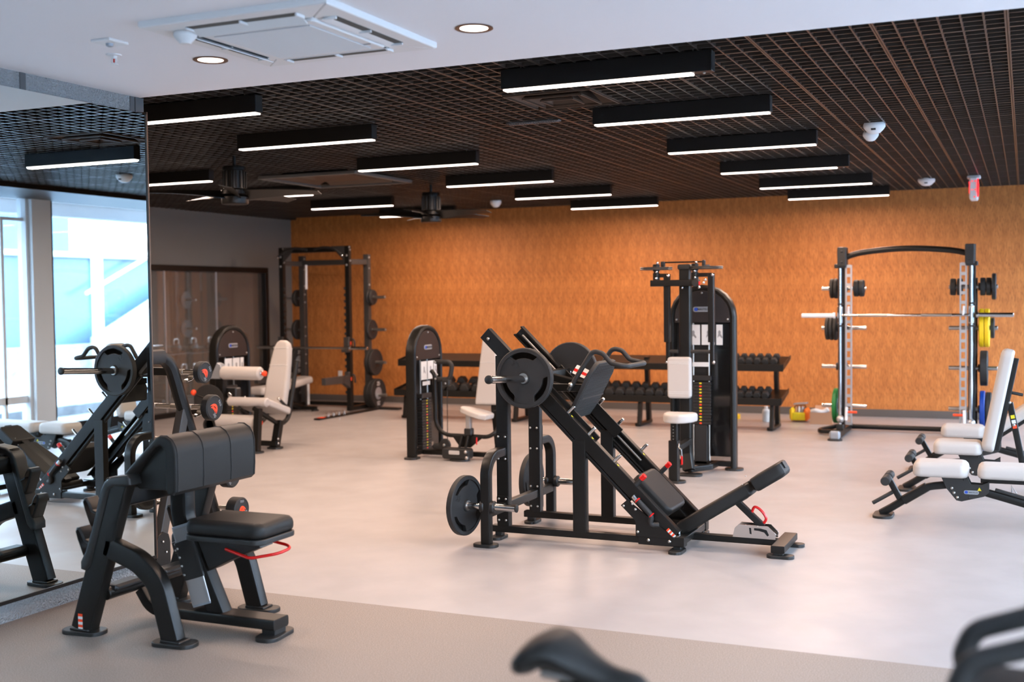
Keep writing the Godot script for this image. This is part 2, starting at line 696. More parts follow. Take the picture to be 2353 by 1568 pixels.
func ceilings() -> void:
	O = Vector3.ZERO
	var b := mb()
	box(b, -4.80, 2.85, -5.44, 1.4, 2.935, 3.3)
	structure("ceiling", b, M.soffit)
	b = mb()
	box(b, -11.3, 3.6, -16.2, 1.6, 3.8, 3.5)
	var top := structure("ceiling", b, M.void)
	# open-cell lattice: one 0.6 m module of thin upright blades, laid in rows
	b = Mb.new()
	for k in 7:
		var x := 0.1 * k + (0.006 if k == 0 else -0.006 if k == 6 else 0.0)
		b.box(Vector3(x, 0.0225, -0.31), Vector3(0.009, 0.045, 0.618), 0)
		var z := -0.62 / 6 * k + (-0.006 if k == 0 else 0.006 if k == 6 else 0.0)
		b.box(Vector3(0.3, 0.0227, z), Vector3(0.596, 0.0445, 0.009), 0)
	var tile := b.mesh()
	var spots := []
	for i in 20:
		for j in 18:
			var x := -11.49 + 0.6 * i
			var z := -5.617 + 0.62 - 0.62 * j
			if x < -11.1 or x + 0.6 > 0.55 or z - 0.62 < -16.0 or z > -5.4: continue
			if i == 14 and j == 3: continue      # the square diffuser
			if (i == 7 or i == 8) and (j == 8 or j == 9): continue      # the cassette unit
			spots.append(Vector3(x, 2.94, z))
	spots.sort_custom(func(p, q): return (p - Vector3(0, 1.65, 0)).length() < (q - Vector3(0, 1.65, 0)).length())
	var rest := []
	for i in spots.size():
		if i < 300:
			var m := part("grid_panel", tile, M.lattice, top)
			m.position = spots[i]
		else: rest.append(spots[i])
	# partial modules along the walls and the soffit's edge
	b = Mb.new()
	for k in 116:
		var x := -11.0 + 0.1 * k
		b.box(Vector3(x, 2.9625, -5.53), Vector3(0.009, 0.045, 0.17), 0)
	for z: float in [-5.51, -5.61]: b.box(Vector3(-5.3, 2.9625, z), Vector3(11.4, 0.0445, 0.009), 0)
	for k in 102:
		var z := -5.63 - 0.1033 * k
		if z > -16.0: b.box(Vector3(-10.95, 2.9625, z), Vector3(0.13, 0.045, 0.009), 0)
	tag(part("grid_margin", b, M.lattice, top), "", "", "", "stuff")
	if rest.size():
		var mm := MultiMesh.new()
		mm.transform_format = MultiMesh.TRANSFORM_3D
		mm.mesh = tile
		mm.instance_count = rest.size()
		for i in rest.size(): mm.set_instance_transform(i, Transform3D(Basis(), rest[i]))
		var mi := MultiMeshInstance3D.new()
		mi.multimesh = mm
		mi.material_override = M.lattice
		hang(mi, "grid_panels_beyond", top)
		tag(mi, "", "", "", "stuff")


func outdoors() -> void:
	O = Vector3.ZERO
	var b := mb()
	box(b, 1.6, -0.3, -60, 60, -0.05, 30)
	structure("ground", b, M.concrete)
	b = mb()
	box(b, 1.6, 2.98, -18, 2.75, 3.5, 6)
	structure("canopy", b, M.soffit)
	b = mb()
	box(b, 2.4, 2.80, -18, 2.6, 2.98, 6, 0.01)
	structure("trim_4", b, M.column)
	b = mb()
	box(b, 3.6, -0.1, -40, 3.8, 0.10, 10, 0.01)
	structure("kerb", b, M.concrete)
	b = mb()
	box(b, 11.3, -0.1, -40, 11.6, 0.62, 10, 0.01)
	solo("garden_wall", b, M.concrete, "low grey concrete wall outside across the paved court", "wall")
	O = Vector3(14, 0, -20)
	thing("glass_building", "blue glass building outside beyond the low concrete wall", "building", O)
	b = mb()
	box(b, 12.2, -0.1, -60, 20, 2.8, 10)
	part("lower_storey", b, M.facade)
	b = mb()
	box(b, 12.1, 2.8, -21.9, 20, 3.8, 10)
	part("upper_storey", b, M.facade)
	b = mb()
	box(b, 12.0, 2.75, -60, 12.25, 2.88, 10, 0.01)
	part("ledge", b, M.facade_pale)
	for i in 9:
		b = mb()
		box(b, 12.1, -0.1, -36.0 + 3.3 * i, 12.2, 2.76, -35.9 + 3.3 * i, 0.01)
		part("mullion", b, M.facade_pale)
	b = mb()
	b.poly(PackedVector2Array([Vector2(-22.2, 0.5), Vector2(-22.2, 0.75), Vector2(-30, 4.2), Vector2(-30, 0.5)]), 0, 0.25, plane(Vector3(11.8, 0, 0), Vector3.BACK, Vector3.UP), 0.01)
	part("ramp_parapet", b, M.facade_pale)
	b = mb()
	b.tube([v(11.9, 1.85, -22.2), v(11.9, 5.2, -30)], 0.05)
	part("hand_rail", b, M.white)
	O = Vector3(11.0, -0.05, -21.6)
	b = mb()
	box(b, 10.9, -0.05, -21.75, 11.12, 3.9, -21.55, 0.02)
	solo("white_post", b, M.white, "slim white post outside in front of the blue glass building", "post")


func side_room() -> void:  # seen dimly through the glass of the left wall
	O = Vector3.ZERO
	var b := mb()
	box(b, -14.6, -0.2, -17.2, -11.3, 0, -9.6)
	structure("floor", b, M.base)
	b = mb()
	box(b, -14.6, 0, -17.2, -14.4, 3.2, -9.6)
	box(b, -14.4, 0, -17.2, -11.3, 3.2, -17.0)
	box(b, -14.4, 0, -9.8, -11.3, 3.2, -9.6)
	structure("wall_side_room", b, M.taupe)
	b = mb()
	box(b, -14.6, 2.7, -17.2, -11.3, 2.9, -9.6)
	structure("ceiling", b, M.taupe)


func linear_lights() -> void:
	# one fitting: black trough, glowing lens, the light of the lens just under it
	O = Vector3.ZERO
	var rows := {"right": [-2.13, [-6.11, -7.64, -9.45, -11.28, -13.10, -14.80]], "middle": [-5.04, [-6.11, -7.53, -9.31, -11.10, -12.92, -14.80]], "left": [-7.98, [-6.11, -7.53, -9.36, -11.14, -12.96, -14.73]]}
	var say := ["nearest the white soffit", "second from the soffit", "third from the soffit", "third from the back wall", "second from the back wall", "nearest the back wall"]
	for r in rows:
		for k in 6:
			var z: float = rows[r][1][k]
			var t := thing("linear_light", "black linear ceiling light, %s row of three, %s" % [r, say[k]], "ceiling light", Vector3(rows[r][0], 2.94, z), "linear lights under the lattice", true)
			var b := mb()
			b.box(v(0, -0.055, 0), v(1.22, 0.11, 0.075), 0.003)
			part("housing", b, M.dark_alu)
			b = mb()
			var dark: float = 0.10 if r == "right" and (k == 0 or k == 3) else 0.0
			b.box(v(-dark / 2, -0.114, 0), v(1.20 - dark, 0.012, 0.062), 0.003)
			part("lens", b, M.led)
			for x: float in [-0.5, 0.5]:
				b = mb()
				b.tube([v(x, 0, 0), v(x, 0.6, 0)], 0.004, 6)
				part("hanger", b, M.steel)
			if dark > 0.0: bolts([v(0.56, -0.112, 0.0)], Vector3.DOWN, 0.008)
			var l := AreaLight3D.new()
			l.name = "light"
			l.light_color = LED
			l.light_energy = LAMP
			l.area_size = Vector2(1.18, 0.055)
			l.area_range = 30.0
			l.shadow_enabled = true
			l.position = v(0, -0.123, 0)
			l.rotation.x = -PI / 2
			t.add_child(l)


func foot_pad(b: Mb, c: Vector3, l: float, w: float, yaw := 0.0) -> void:  # a floor plate with rounded ends
	var x := Basis(Vector3.UP, yaw)
	b.poly(round_rect(-l / 2, -w / 2, l / 2, w / 2, minf(l, w) * 0.42), 0.0, 0.02, plane(c, x * Vector3.RIGHT, x * Vector3.FORWARD), 0.005, 0.001)


func pad(b: Mb, ol: PackedVector2Array, at: Transform3D, thick: float, soft := 0.022) -> void:  # upholstery: a rounded outline, thick along z
	b.poly(ol, 0.0, thick, at, soft, soft * 0.6)


func plate_parts(root: Node3D, r: float, thick: float, label_text: String, grips := true) -> void:  # a weight plate lying round the local z axis
	cur = root
	O = Vector3.ZERO
	var h := thick / 2
	var b := mb()
	var rim := r * 0.86
	b.lathe(Vector3.ZERO, Vector3.BACK, [[rim, -h], [r - 0.006, -h], [r, -h + 0.006], [r, h - 0.006], [r - 0.006, h], [rim, h], [rim, -h]], 40)
	part("rim", b, M.rubber)
	b = mb()
	var ol := PackedVector2Array()
	for i in 72:
		var a := TAU * i / 72.0
		var open := 0.0
		if grips:
			var k := fposmod(a - PI / 2 + PI / 3, TAU / 3) - PI / 3
			open = 1.0 - smoothstep(0.50, 0.60, absf(k))
		ol.append(Vector2(cos(a), sin(a)) * lerpf(rim + 0.004, r * 0.66, open))
	b.poly(ol, -h * 0.62, h * 0.62, Transform3D(), 0.003)
	part("web", b, M.rubber)
	b = mb()
	b.lathe(Vector3.ZERO, Vector3.BACK, [[0.026, -h - 0.002], [r * 0.20, -h - 0.002], [r * 0.22, -h * 0.5], [r * 0.22, h * 0.5], [r * 0.20, h + 0.002], [0.026, h + 0.002]], 24)
	part("hub", b, M.rubber)
	b = mb()
	b.lathe(Vector3.ZERO, Vector3.BACK, [[0.0255, h + 0.001], [0.034, h + 0.001], [0.034, h + 0.004], [0.0255, h + 0.004]], 20)
	part("collar_ring", b, M.steel)
	if label_text != "":
		text("numerals", label_text, r * 0.22, Transform3D(Basis(Vector3.BACK, 2.3), v(-r * 0.30, r * 0.46, h * 0.62 + 0.001)), M.cast)


func build_leg_press() -> void:
	var t := thing("leg_press", "large black plate-loaded leg press with inclined sled in the middle of the floor", "leg press", v(-3.29, 0, -7.16), "", true)
	var D := v(0.7143, -0.6998, 0)
	var N := v(0.6998, 0.7143, 0)
	var T0 := v(-0.092, 1.40, 0)
	var inc := func(s: float, off: float, z: float) -> Vector3: return T0 + D * s + N * off + v(0, 0, z)
	var b: Mb
	for side in 2:
		var z := -0.03 if side == 0 else -0.59
		var sg := 1.0 if side == 0 else -1.0
		b = mb()
		b.bar([v(-0.05, 0.067, z), v(1.04, 0.067, z)], 0.06, 0.046)
		part("base_rail", b, M.frame)
		b = mb()
		b.bar([v(1.0, 0.068, z), v(1.305, 0.068, z)], 0.074, 0.062, 0.006)
		var sl := part("rail_sleeve", b, M.frame)
		bolts([v(1.07, 0.07, z + sg * 0.037), v(1.21, 0.07, z + sg * 0.037)], v(0, 0, sg), 0.011, sl)
		for x: float in [-0.0, 1.255]:
			b = mb()
			foot_pad(b, v(x, 0, z + sg * 0.02), 0.09, 0.17)
			b.box(v(x, 0.033, z), v(0.05, 0.028, 0.05), 0.003)
			part("foot", b, M.plastic)
		b = mb()
		b.bar([v(0.037, 0.085, z), v(0.037, 1.25, z)], 0.06, 0.09, 0.008, Vector3.RIGHT)
		part("tall_post", b, M.frame)
		b = mb()
		b.bar([v(0.592, 0.085, z), v(0.592, 0.70, z)], 0.06, 0.095, 0.008, Vector3.RIGHT)
		part("short_post", b, M.frame)
		for y in [[0.53, 0.72], [0.11, 0.295]]:
			b = mb()
			b.poly(round_rect(-0.005, y[0], 0.08, y[1], 0.012), 0, 0.006, plane(v(0, 0, z + sg * 0.03 + (0.0 if side == 0 else -0.006)), Vector3.RIGHT, Vector3.UP), 0.001)
			var g := part("gusset", b, M.frame)
			bolts([v(0.012, y[0] + 0.02, z + 0.036), v(0.063, y[0] + 0.02, z + 0.036), v(0.012, y[1] - 0.02, z + 0.036), v(0.063, y[1] - 0.02, z + 0.036)], Vector3.BACK, 0.008, g)
		# inclined channel, open to the inside
		b = mb()
		b.bar([inc.call(0, 0.006, z + sg * 0.022), inc.call(1.86, 0.006, z + sg * 0.022)], 0.012, 0.085, 0.003, N)
		for e: float in [-0.033, 0.045]:
			b.bar([inc.call(0, e, z), inc.call(1.86, e, z)], 0.055, 0.012, 0.004, N)
		part("inclined_channel", b, M.frame)
		b = mb()
		b.tube([inc.call(0.05, 0.008, z - sg * 0.012), inc.call(1.30, 0.008, z - sg * 0.012)], 0.010)
		part("guide_rod", b, M.steel)
		b = mb()
		b.tube([inc.call(0.42, -0.058, z), inc.call(1.50, -0.058, z)], 0.017)
		part("lower_tube", b, M.frame)
		bolts([inc.call(0.05, 0.0, z + sg * 0.029)], v(0, 0, sg), 0.011)
		# stop pins
		for s: float in [0.80, 1.0, 1.245]:
			b = mb()
			b.tube([inc.call(s, 0.03, z + sg * 0.012), inc.call(s, 0.115, z + sg * 0.012)], 0.0125)
			var pin := part("stop_pin", b, M.chrome)
			b = mb()
			b.poly(PackedVector2Array([Vector2(-0.012, 0), Vector2(0.012, 0), Vector2(0, 0.02)]), 0, 0.001, plane(inc.call(s + 0.035, 0.0515, z), D, v(0, 0, 1)), 0.0)
			part("warning_mark", b, M.yellow_mark, pin)
		# red-capped grip and the locking lever outside the channel
		b = mb()
		b.tube([inc.call(1.45, 0.03, z + sg * 0.01), inc.call(1.45, 0.10, z + sg * 0.01)], 0.017)
		var grip := part("side_grip", b, M.rubber)
		b = mb()
		b.tube([inc.call(1.45, 0.10, z + sg * 0.01), inc.call(1.45, 0.14, z + sg * 0.01)], 0.0185)
		part("red_cap", b, M.red, grip)
		b = mb()
		b.tube(fillet([inc.call(1.525, 0.0, z + sg * 0.055), inc.call(1.67, 0.0, z + sg * 0.055), v(1.08, 0.168, z + sg * 0.055), v(1.14, 0.174, z + sg * 0.03)], 0.05), 0.018)
		var lev := part("lock_lever", b, M.rubber)
		b = mb()
		b.tube([inc.call(1.492, 0.0, z + sg * 0.055), inc.call(1.53, 0.0, z + sg * 0.055)], 0.0205)
		part("chrome_tip", b, M.chrome, lev)
		for s: float in [1.53, 1.66]:
			b = mb()
			b.tube([inc.call(s, 0.0, z + sg * 0.055), inc.call(s + 0.009, 0.0, z + sg * 0.055)], 0.022)
			part("red_ring", b, M.red, lev)
		b = mb()
		b.poly(PackedVector2Array([Vector2(0.885, 0.285), Vector2(0.93, 0.325), Vector2(1.245, 0.09), Vector2(0.985, 0.09), Vector2(0.985, 0.19)]), 0, 0.01, plane(v(0, 0, z + sg * 0.032 - (0.01 if side == 1 else 0.0)), Vector3.RIGHT, Vector3.UP), 0.001)
		var gp := part("corner_plate", b, M.frame)
		bolts([v(0.905, 0.283, z + sg * 0.042), v(1.0, 0.12, z + sg * 0.042), v(0.965, 0.30, z + sg * 0.042), v(0.985, 0.265, z + sg * 0.042)], v(0, 0, sg), 0.009, gp)
		# storage arch: out from the post, down to the floor, with a peg both ways
		b = mb()
		var ar := fillet([v(0.037, 0.60, z), v(0.037, 0.60, z + sg * 0.29), v(0.037, 0.02, z + sg * 0.29)], 0.25, 10)
		b.bar(ar, 0.07, 0.06, 0.012, Vector3.UP)
		part("storage_arch", b, M.frame)
		b = mb()
		foot_pad(b, v(0.03, 0, z + sg * 0.29), 0.17, 0.11)
		part("foot", b, M.plastic)
		b = mb()
		b.tube([v(-0.18, 0.265, z + sg * 0.29), v(0.25, 0.265, z + sg * 0.29)], 0.0235, 16)
		var peg := part("storage_peg", b, M.chrome)
		b = mb()
		for x: float in [0.073, 0.0]:
			b.lathe(v(x, 0.265, z + sg * 0.29), Vector3.RIGHT, [[0.0, 0.0], [0.042, 0.0], [0.042, 0.022], [0.036, 0.028], [0.0, 0.028]], 20)
		b.lathe(v(0.25, 0.265, z + sg * 0.29), Vector3.RIGHT, [[0.0, 0.0], [0.026, 0.0], [0.026, 0.008], [0.0, 0.012]], 16)
		part("peg_flange", b, M.plastic, peg)
	# sticker on the near channel
	for k in 6:
		b = mb()
		var c: Vector3 = inc.call(1.80 + k * 0.0115, 0.005, 0.0)
		b.poly(round_rect(-0.0055, -0.012, 0.0055, 0.012, 0.0005, 1), 0, 0.001, plane(c + v(0, 0, -0.0015), D, N))
		part("warning_sticker", b, M.orange if k % 2 == 0 else M.paper)
	# cross members
	b = mb()
	b.bar([v(0.04, 0.222, -0.86), v(0.04, 0.222, 0.24)], 0.055, 0.06, 0.008)
	part("cross_beam", b, M.frame)
	b = mb()
	b.bar([v(1.27, 0.07, -0.56), v(1.27, 0.07, -0.06)], 0.06, 0.045, 0.006)
	part("cross_beam", b, M.frame)
	# sled
	b = mb()
	for z: float in [-0.07, -0.545]:
		b.bar([inc.call(0.42, 0.035, z), inc.call(1.06, 0.035, z)], 0.02, 0.085, 0.004, N)
	b.bar([v(0.36, 1.035, -0.11), v(0.58, 1.035, -0.11)], 0.05, 0.05, 0.006)
	b.bar([v(0.36, 1.035, -0.51), v(0.58, 1.035, -0.51)], 0.05, 0.05, 0.006)
	b.bar([v(0.27, 1.10, -0.62), v(0.27, 1.10, 0.02)], 0.06, 0.07, 0.01)
	b.bar([v(0.29, 1.09, -0.30), v(0.60, 1.02, -0.30)], 0.08, 0.05, 0.008)
	b.bar([v(0.56, 0.98, -0.52), v(0.56, 0.98, -0.10)], 0.05, 0.05, 0.006)
	var sled := part("sled", b, M.frame)
	for sg: float in [1.0, -1.0]:
		b = mb()
		var z0 := -0.31 + sg * 0.34
		b.tube([v(0.27, 1.10, z0), v(0.27, 1.14 if sg > 0 else 1.12, z0 + sg * 0.66)], 0.0245, 18)
		var horn := part("weight_horn", b, M.chrome)
		b = mb()
		b.lathe(v(0.27, 1.14 if sg > 0 else 1.12, z0 + sg * 0.66), v(0, 0.06 if sg > 0 else 0.03, sg), [[0.0, 0.0], [0.0275, 0.0], [0.0275, 0.012], [0.02, 0.018], [0.0, 0.018]], 18)
		part("horn_cap", b, M.plastic, horn)
	bolts([inc.call(0.90, 0.04, -0.058), inc.call(1.0, 0.04, -0.058)], Vector3.BACK, 0.011, sled)
	# foot plate with ribbed rubber face, and the bent grips over it
	var top := v(0.705, 1.20, 0)
	var U := v(0.195, 0.375, 0).normalized()
	var F := v(U.y, -U.x, 0)
	var fx := plane(top - v(0, 0, 0.28), v(0, 0, -1), U)
	b = mb()
	b.poly(PackedVector2Array([Vector2(-0.19, -0.02), Vector2(-0.165, 0), Vector2(0.165, 0), Vector2(0.19, -0.02), Vector2(0.235, -0.09), Vector2(0.235, -0.33), Vector2(0.17, -0.43), Vector2(-0.17, -0.43), Vector2(-0.235, -0.33), Vector2(-0.235, -0.09)]), -0.03, 0, fx, 0.006)
	var fp := part("foot_plate", b, M.rubber)
	b = mb()
	for k in 34:
		var y := -0.018 - k * 0.012
		var hw := 0.175 + (0.06 * clampf((-y - 0.02) / 0.07, 0, 1)) - 0.065 * clampf((-y - 0.33) / 0.1, 0, 1)
		b.bar([fx * Vector3(-hw + 0.012, y, 0.001), fx * Vector3(hw - 0.012, y, 0.001)], 0.006, 0.005, 0.002, F, 0.0)
	tag(part("ribs", b, M.rubber, fp), "", "", "", "stuff")
	b = mb()
	var za := -0.07
	var zb := -0.47
	b.tube(fillet([v(0.50, 1.02, za), v(0.67, 1.285, za), v(0.74, 1.27, za), v(0.80, 1.205, za), v(0.90, 1.185, za), v(0.915, 1.185, zb), v(0.80, 1.205, zb), v(0.74, 1.27, zb), v(0.67, 1.285, zb), v(0.50, 1.02, zb)], 0.05, 5), 0.0165, 12)
	part("sled_grip", b, M.rubber)
	bolts([v(0.52, 1.06, za + 0.016), v(0.53, 1.075, zb + 0.016)], Vector3.BACK, 0.016)
	b = mb()
	b.poly(round_rect(-0.05, -0.035, 0.05, 0.035, 0.006), 0, 0.002, plane(v(0.50, 1.13, -0.30), v(0.9, -0.35, 0.1), v(0.25, 0.8, -0.5)), 0)
	var tg := part("caution_tag", b, M.paper)
	b = mb()
	b.poly(round_rect(-0.05, -0.015, 0.05, 0.006, 0.002, 1), 0.002, 0.0026, plane(v(0.50, 1.13, -0.30), v(0.9, -0.35, 0.1), v(0.25, 0.8, -0.5)), 0)
	part("red_band", b, M.red, tg)
	# seat and back pads
	b = mb()
	pad(b, round_rect(-0.20, -0.165, 0.20, 0.165, 0.06), plane(inc.call(1.565, 0.005, -0.28), v(0, 0, -1), -D), 0.075)
	part("seat_pad", b, M.vinyl)
	var R := v(0.844, 0.537, 0)
	var Q := v(-0.537, 0.844, 0)
	var r0 := v(1.215, 0.135, -0.28)
	b = mb()
	var bo := PackedVector2Array()
	for q in [[0.14, 0.0], [0.155, 0.10], [0.155, 0.22], [0.135, 0.36], [0.115, 0.47], [0.11, 0.525], [0.085, 0.545]]: bo.append(Vector2(q[0], q[1]))
	for i in 7: bo.append(Vector2(-bo[6 - i].x, bo[6 - i].y))
	pad(b, bo, plane(r0 + Q * 0.02, v(0, 0, -1), R), 0.085, 0.03)
	part("back_pad", b, M.vinyl)
	b = mb()
	var ho := PackedVector2Array([Vector2(0.10, 0.565), Vector2(0.125, 0.58), Vector2(0.115, 0.76), Vector2(0.09, 0.79), Vector2(-0.09, 0.79), Vector2(-0.115, 0.76), Vector2(-0.125, 0.58), Vector2(-0.10, 0.565)])
	pad(b, ho, plane(r0 + Q * 0.03, v(0, 0, -1), R), 0.095, 0.03)
	part("head_pad", b, M.vinyl)
	b = mb()
	b.bar([r0 - R * 0.01, r0 + R * 0.80], 0.075, 0.045, 0.006, Q)
	b.box(r0 + R * 0.44 - Q * 0.045, v(0.085, 0.05, 0.06), 0.01, Basis(R, Q, Vector3.BACK))
	var bf := part("back_frame", b, M.frame)
	bolts([r0 + R * 0.44 - Q * 0.045 + v(0, 0, 0.031)], Vector3.BACK, 0.016, bf)
	bolts([r0 + R * 0.57 + Q * 0.06 + v(0, 0, 0.12), r0 + R * 0.52 + Q * 0.025 + v(0, 0, 0.115)], Vector3.BACK, 0.004, bf)
	b = mb()
	b.tube([v(1.215, 0.10, -0.44), v(1.215, 0.10, -0.14)], 0.026, 16)
	var pv := part("pivot_tube", b, M.frame)
	b = mb()
	b.lathe(v(1.215, 0.10, -0.14), Vector3.BACK, [[0.0, 0.0], [0.030, 0.0], [0.030, 0.02], [0.022, 0.028], [0.0, 0.028]], 18)
	part("pivot_cap", b, M.chrome, pv)
	b = mb()
	b.bar([v(1.585, 0.30, -0.28), v(1.75, 0.15, -0.28)], 0.045, 0.04, 0.005, Q)
	var st := part("adjusting_strut", b, M.frame)
	b = mb()
	b.tube(curve([v(1.675, 0.235, -0.28), v(1.695, 0.275, -0.28), v(1.735, 0.255, -0.28), v(1.768, 0.205, -0.28), v(1.745, 0.165, -0.28)], 5), 0.009, 8)
	part("release_handle", b, M.red, st)
	for sg: float in [1.0, -1.0]:
		b = mb()
		b.poly(PackedVector2Array([Vector2(1.56, 0.08), Vector2(1.835, 0.08), Vector2(1.84, 0.115), Vector2(1.79, 0.162), Vector2(1.60, 0.165), Vector2(1.575, 0.14)]), 0, 0.006, plane(v(0, 0, -0.28 + sg * 0.042 - 0.003), Vector3.RIGHT, Vector3.UP), 0.001)
		var br := part("slotted_bracket", b, M.chrome)
		if sg > 0:
			b = mb()
			b.poly(PackedVector2Array([Vector2(1.70, 0.132), Vector2(1.73, 0.13), Vector2(1.765, 0.122), Vector2(1.785, 0.098), Vector2(1.795, 0.106), Vector2(1.78, 0.138), Vector2(1.74, 0.146), Vector2(1.70, 0.146)]), 0, 0.001, plane(v(0, 0, -0.2344), Vector3.RIGHT, Vector3.UP))
			part("slot", b, M.void, br)
			b = mb()
			b.poly(PackedVector2Array([Vector2(1.672, 0.108), Vector2(1.684, 0.105), Vector2(1.680, 0.146), Vector2(1.668, 0.146)]), 0, 0.001, plane(v(0, 0, -0.2344), Vector3.RIGHT, Vector3.UP))
			part("slot", b, M.void, br)
	b = mb()
	b.bar([v(1.25, 0.058, -0.28), v(1.88, 0.058, -0.28)], 0.07, 0.04, 0.005)
	part("centre_rail", b, M.frame)
	b = mb()
	b.bar([v(1.885, 0.058, -0.50), v(1.885, 0.058, -0.05)], 0.085, 0.046, 0.006)
	part("rear_crossbar", b, M.frame)
	for z: float in [-0.46, -0.09]:
		b = mb()
		foot_pad(b, v(1.895, 0, z), 0.17, 0.09)
		b.box(v(1.885, 0.027, z), v(0.06, 0.018, 0.05), 0.003)
		part("foot", b, M.plastic)
	# plates carried by it
	var P := thing("weight_plate", "black 45 plate with three grip slots on the leg press's near horn", "weight plate", v(-3.02, 1.112, -7.02))
	plate_parts(P, 0.20, 0.045, "45")
	copy(P, v(-3.02, 1.115, -7.88), "black grip plate on the far horn of the leg press, behind the foot plate", PI)
	var q := copy(P, v(-3.41, 0.265, -6.90), "black grip plate low on the leg press's near storage arch", PI / 2 - 0.12)
	q.rotation.z = 0.4
	copy(P, v(-3.41, 0.265, -8.04), "black grip plate low on the leg press's far storage arch", PI / 2)


func build_preacher_bench() -> void:
	thing("preacher_bench", "black preacher curl bench with slanted arm pad and red seat lever, in front", "curl bench", v(-4.284, 0, -4.34), "", true)
	var b: Mb
	for side in 2:
		var z := -0.035 if side == 0 else -0.70
		var sg := 1.0 if side == 0 else -1.0
		# raked upright, its plastic bar catcher with two hooks, the curved rear leg
		b = mb()
		b.bar([v(0.0, 0.02, z), v(0.262, 0.775, z)], 0.07, 0.125, 0.014, v(1, 0, 0))
		var up := part("upright", b, M.frame)
		if side == 0:
			for k in 6:
				b = mb()
				var y0 := 0.105 - k * 0.0135
				b.poly(PackedVector2Array([Vector2(-0.022, y0), Vector2(0.006, y0), Vector2(0.006, y0 - 0.0135), Vector2(-0.022, y0 - 0.0135)]), 0, 0.0008, plane(v(0.015, 0, 0.0002), v(1, 0, 0), v(0, 1, 0)))
				part("warning_sticker", b, M.orange if k % 2 == 0 else M.paper, up)
		b = mb()
		var ol := PackedVector2Array([Vector2(0.348, 0.795), Vector2(0.33, 0.812), Vector2(0.235, 0.80), Vector2(0.19, 0.775), Vector2(0.165, 0.735), Vector2(0.135, 0.64), Vector2(0.10, 0.53), Vector2(0.055, 0.42), Vector2(0.025, 0.37), Vector2(0.025, 0.33), Vector2(0.055, 0.325), Vector2(0.085, 0.355), Vector2(0.13, 0.49), Vector2(0.19, 0.66), Vector2(0.215, 0.735), Vector2(0.245, 0.755), Vector2(0.335, 0.755), Vector2(0.352, 0.765)])
		b.poly(ol, -0.048, 0.048, plane(v(0, 0, z), Vector3.RIGHT, Vector3.UP), 0.014)
		var cat := part("bar_catcher", b, M.plastic)
		for y: float in [0.0, -0.15]:
			b = mb()
			var dx := y * 0.345
			var hk := PackedVector2Array()
			for q in [[0.15, 0.66], [0.13, 0.62], [0.105, 0.63], [0.088, 0.665], [0.07, 0.688], [0.05, 0.685], [0.042, 0.665], [0.055, 0.625], [0.085, 0.555], [0.10, 0.53], [0.135, 0.56]]:
				hk.append(Vector2(q[0] + dx, q[1] + y))
			b.poly(hk, -0.042, 0.042, plane(v(0, 0, z), Vector3.RIGHT, Vector3.UP), 0.011)
			part("hook", b, M.plastic, cat)
		b = mb()
		var leg := fillet([v(0.17, 0.45, z), v(0.36, 0.39, z), v(0.475, 0.30, z), v(0.556, 0.02, z)], 0.24, 8)
		b.bar(leg, 0.07, 0.105, 0.016, Vector3.UP)
		part("curved_leg", b, M.frame)
		for x: float in [0.0, 0.565]:
			b = mb()
			foot_pad(b, v(x - 0.0, 0, z), 0.23, 0.12, 0.10)
			b.box(v(x, 0.024, z), v(0.12, 0.012, 0.085), 0.004)
			part("foot", b, M.plastic)
	b = mb()
	b.bar([v(0.245, 0.70, -0.68), v(0.245, 0.70, -0.06)], 0.09, 0.10, 0.014)
	part("top_beam", b, M.frame)
	b = mb()
	b.tube([v(0.115, 0.20, -0.68), v(0.115, 0.20, -0.06)], 0.033, 14)
	var fb := part("foot_bar", b, M.frame)
	for z: float in [-0.19, -0.55]:
		b = mb()
		b.box(v(0.115, 0.222, z), v(0.09, 0.035, 0.20), 0.012)
		part("tread_cover", b, M.plastic, fb)
	# arm pad: folded over a slanted frame
	b = mb()
	b.poly(PackedVector2Array([Vector2(0.30, 0.755), Vector2(0.335, 0.735), Vector2(0.545, 0.735), Vector2(0.545, 0.95), Vector2(0.505, 0.975), Vector2(0.465, 0.965)]), -0.62, -0.07, plane(Vector3.ZERO, Vector3.RIGHT, Vector3.UP), 0.006)
	part("pad_frame", b, M.frame)
	b = mb()
	var ap := PackedVector2Array()
	for q in [[0.275, 0.79], [0.30, 0.79], [0.47, 0.945], [0.50, 0.955], [0.525, 0.94], [0.53, 0.91], [0.53, 0.745], [0.545, 0.722], [0.572, 0.72], [0.592, 0.738], [0.597, 0.80], [0.596, 0.92], [0.588, 0.955], [0.568, 0.985], [0.535, 1.003], [0.50, 1.003], [0.47, 0.988], [0.28, 0.815]]:
		ap.append(Vector2(q[0], q[1]))
	b.poly(ap, -0.66, -0.03, plane(Vector3.ZERO, Vector3.RIGHT, Vector3.UP), 0.012)
	var pd := part("arm_pad", b, M.vinyl)
	for z: float in [-0.045, -0.235, -0.45, -0.645]:
		b = mb()
		var se := []
		for q in [[0.30, 0.8365], [0.47, 0.989], [0.50, 1.0045], [0.535, 1.0045], [0.569, 0.9865], [0.5895, 0.956], [0.5975, 0.92], [0.5985, 0.80], [0.594, 0.738]]: se.append(v(q[0], q[1], z))
		b.tube(se, 0.0022, 6)
		part("seam", b, M.rubber, pd)
	# seat post: bent column, aluminium sleeve, carriage, scale
	var dx := v(0.30, -0.954, 0).normalized()
	var px := v(0.954, 0.30, 0).normalized()
	b = mb()
	b.bar(fillet([v(0.378, 0.75, -0.335), v(0.378, 0.55, -0.335), v(0.605, 0.07, -0.335)], 0.22, 6), 0.085, 0.105, 0.02, v(1, 0, 0))
	part("column", b, M.frame)
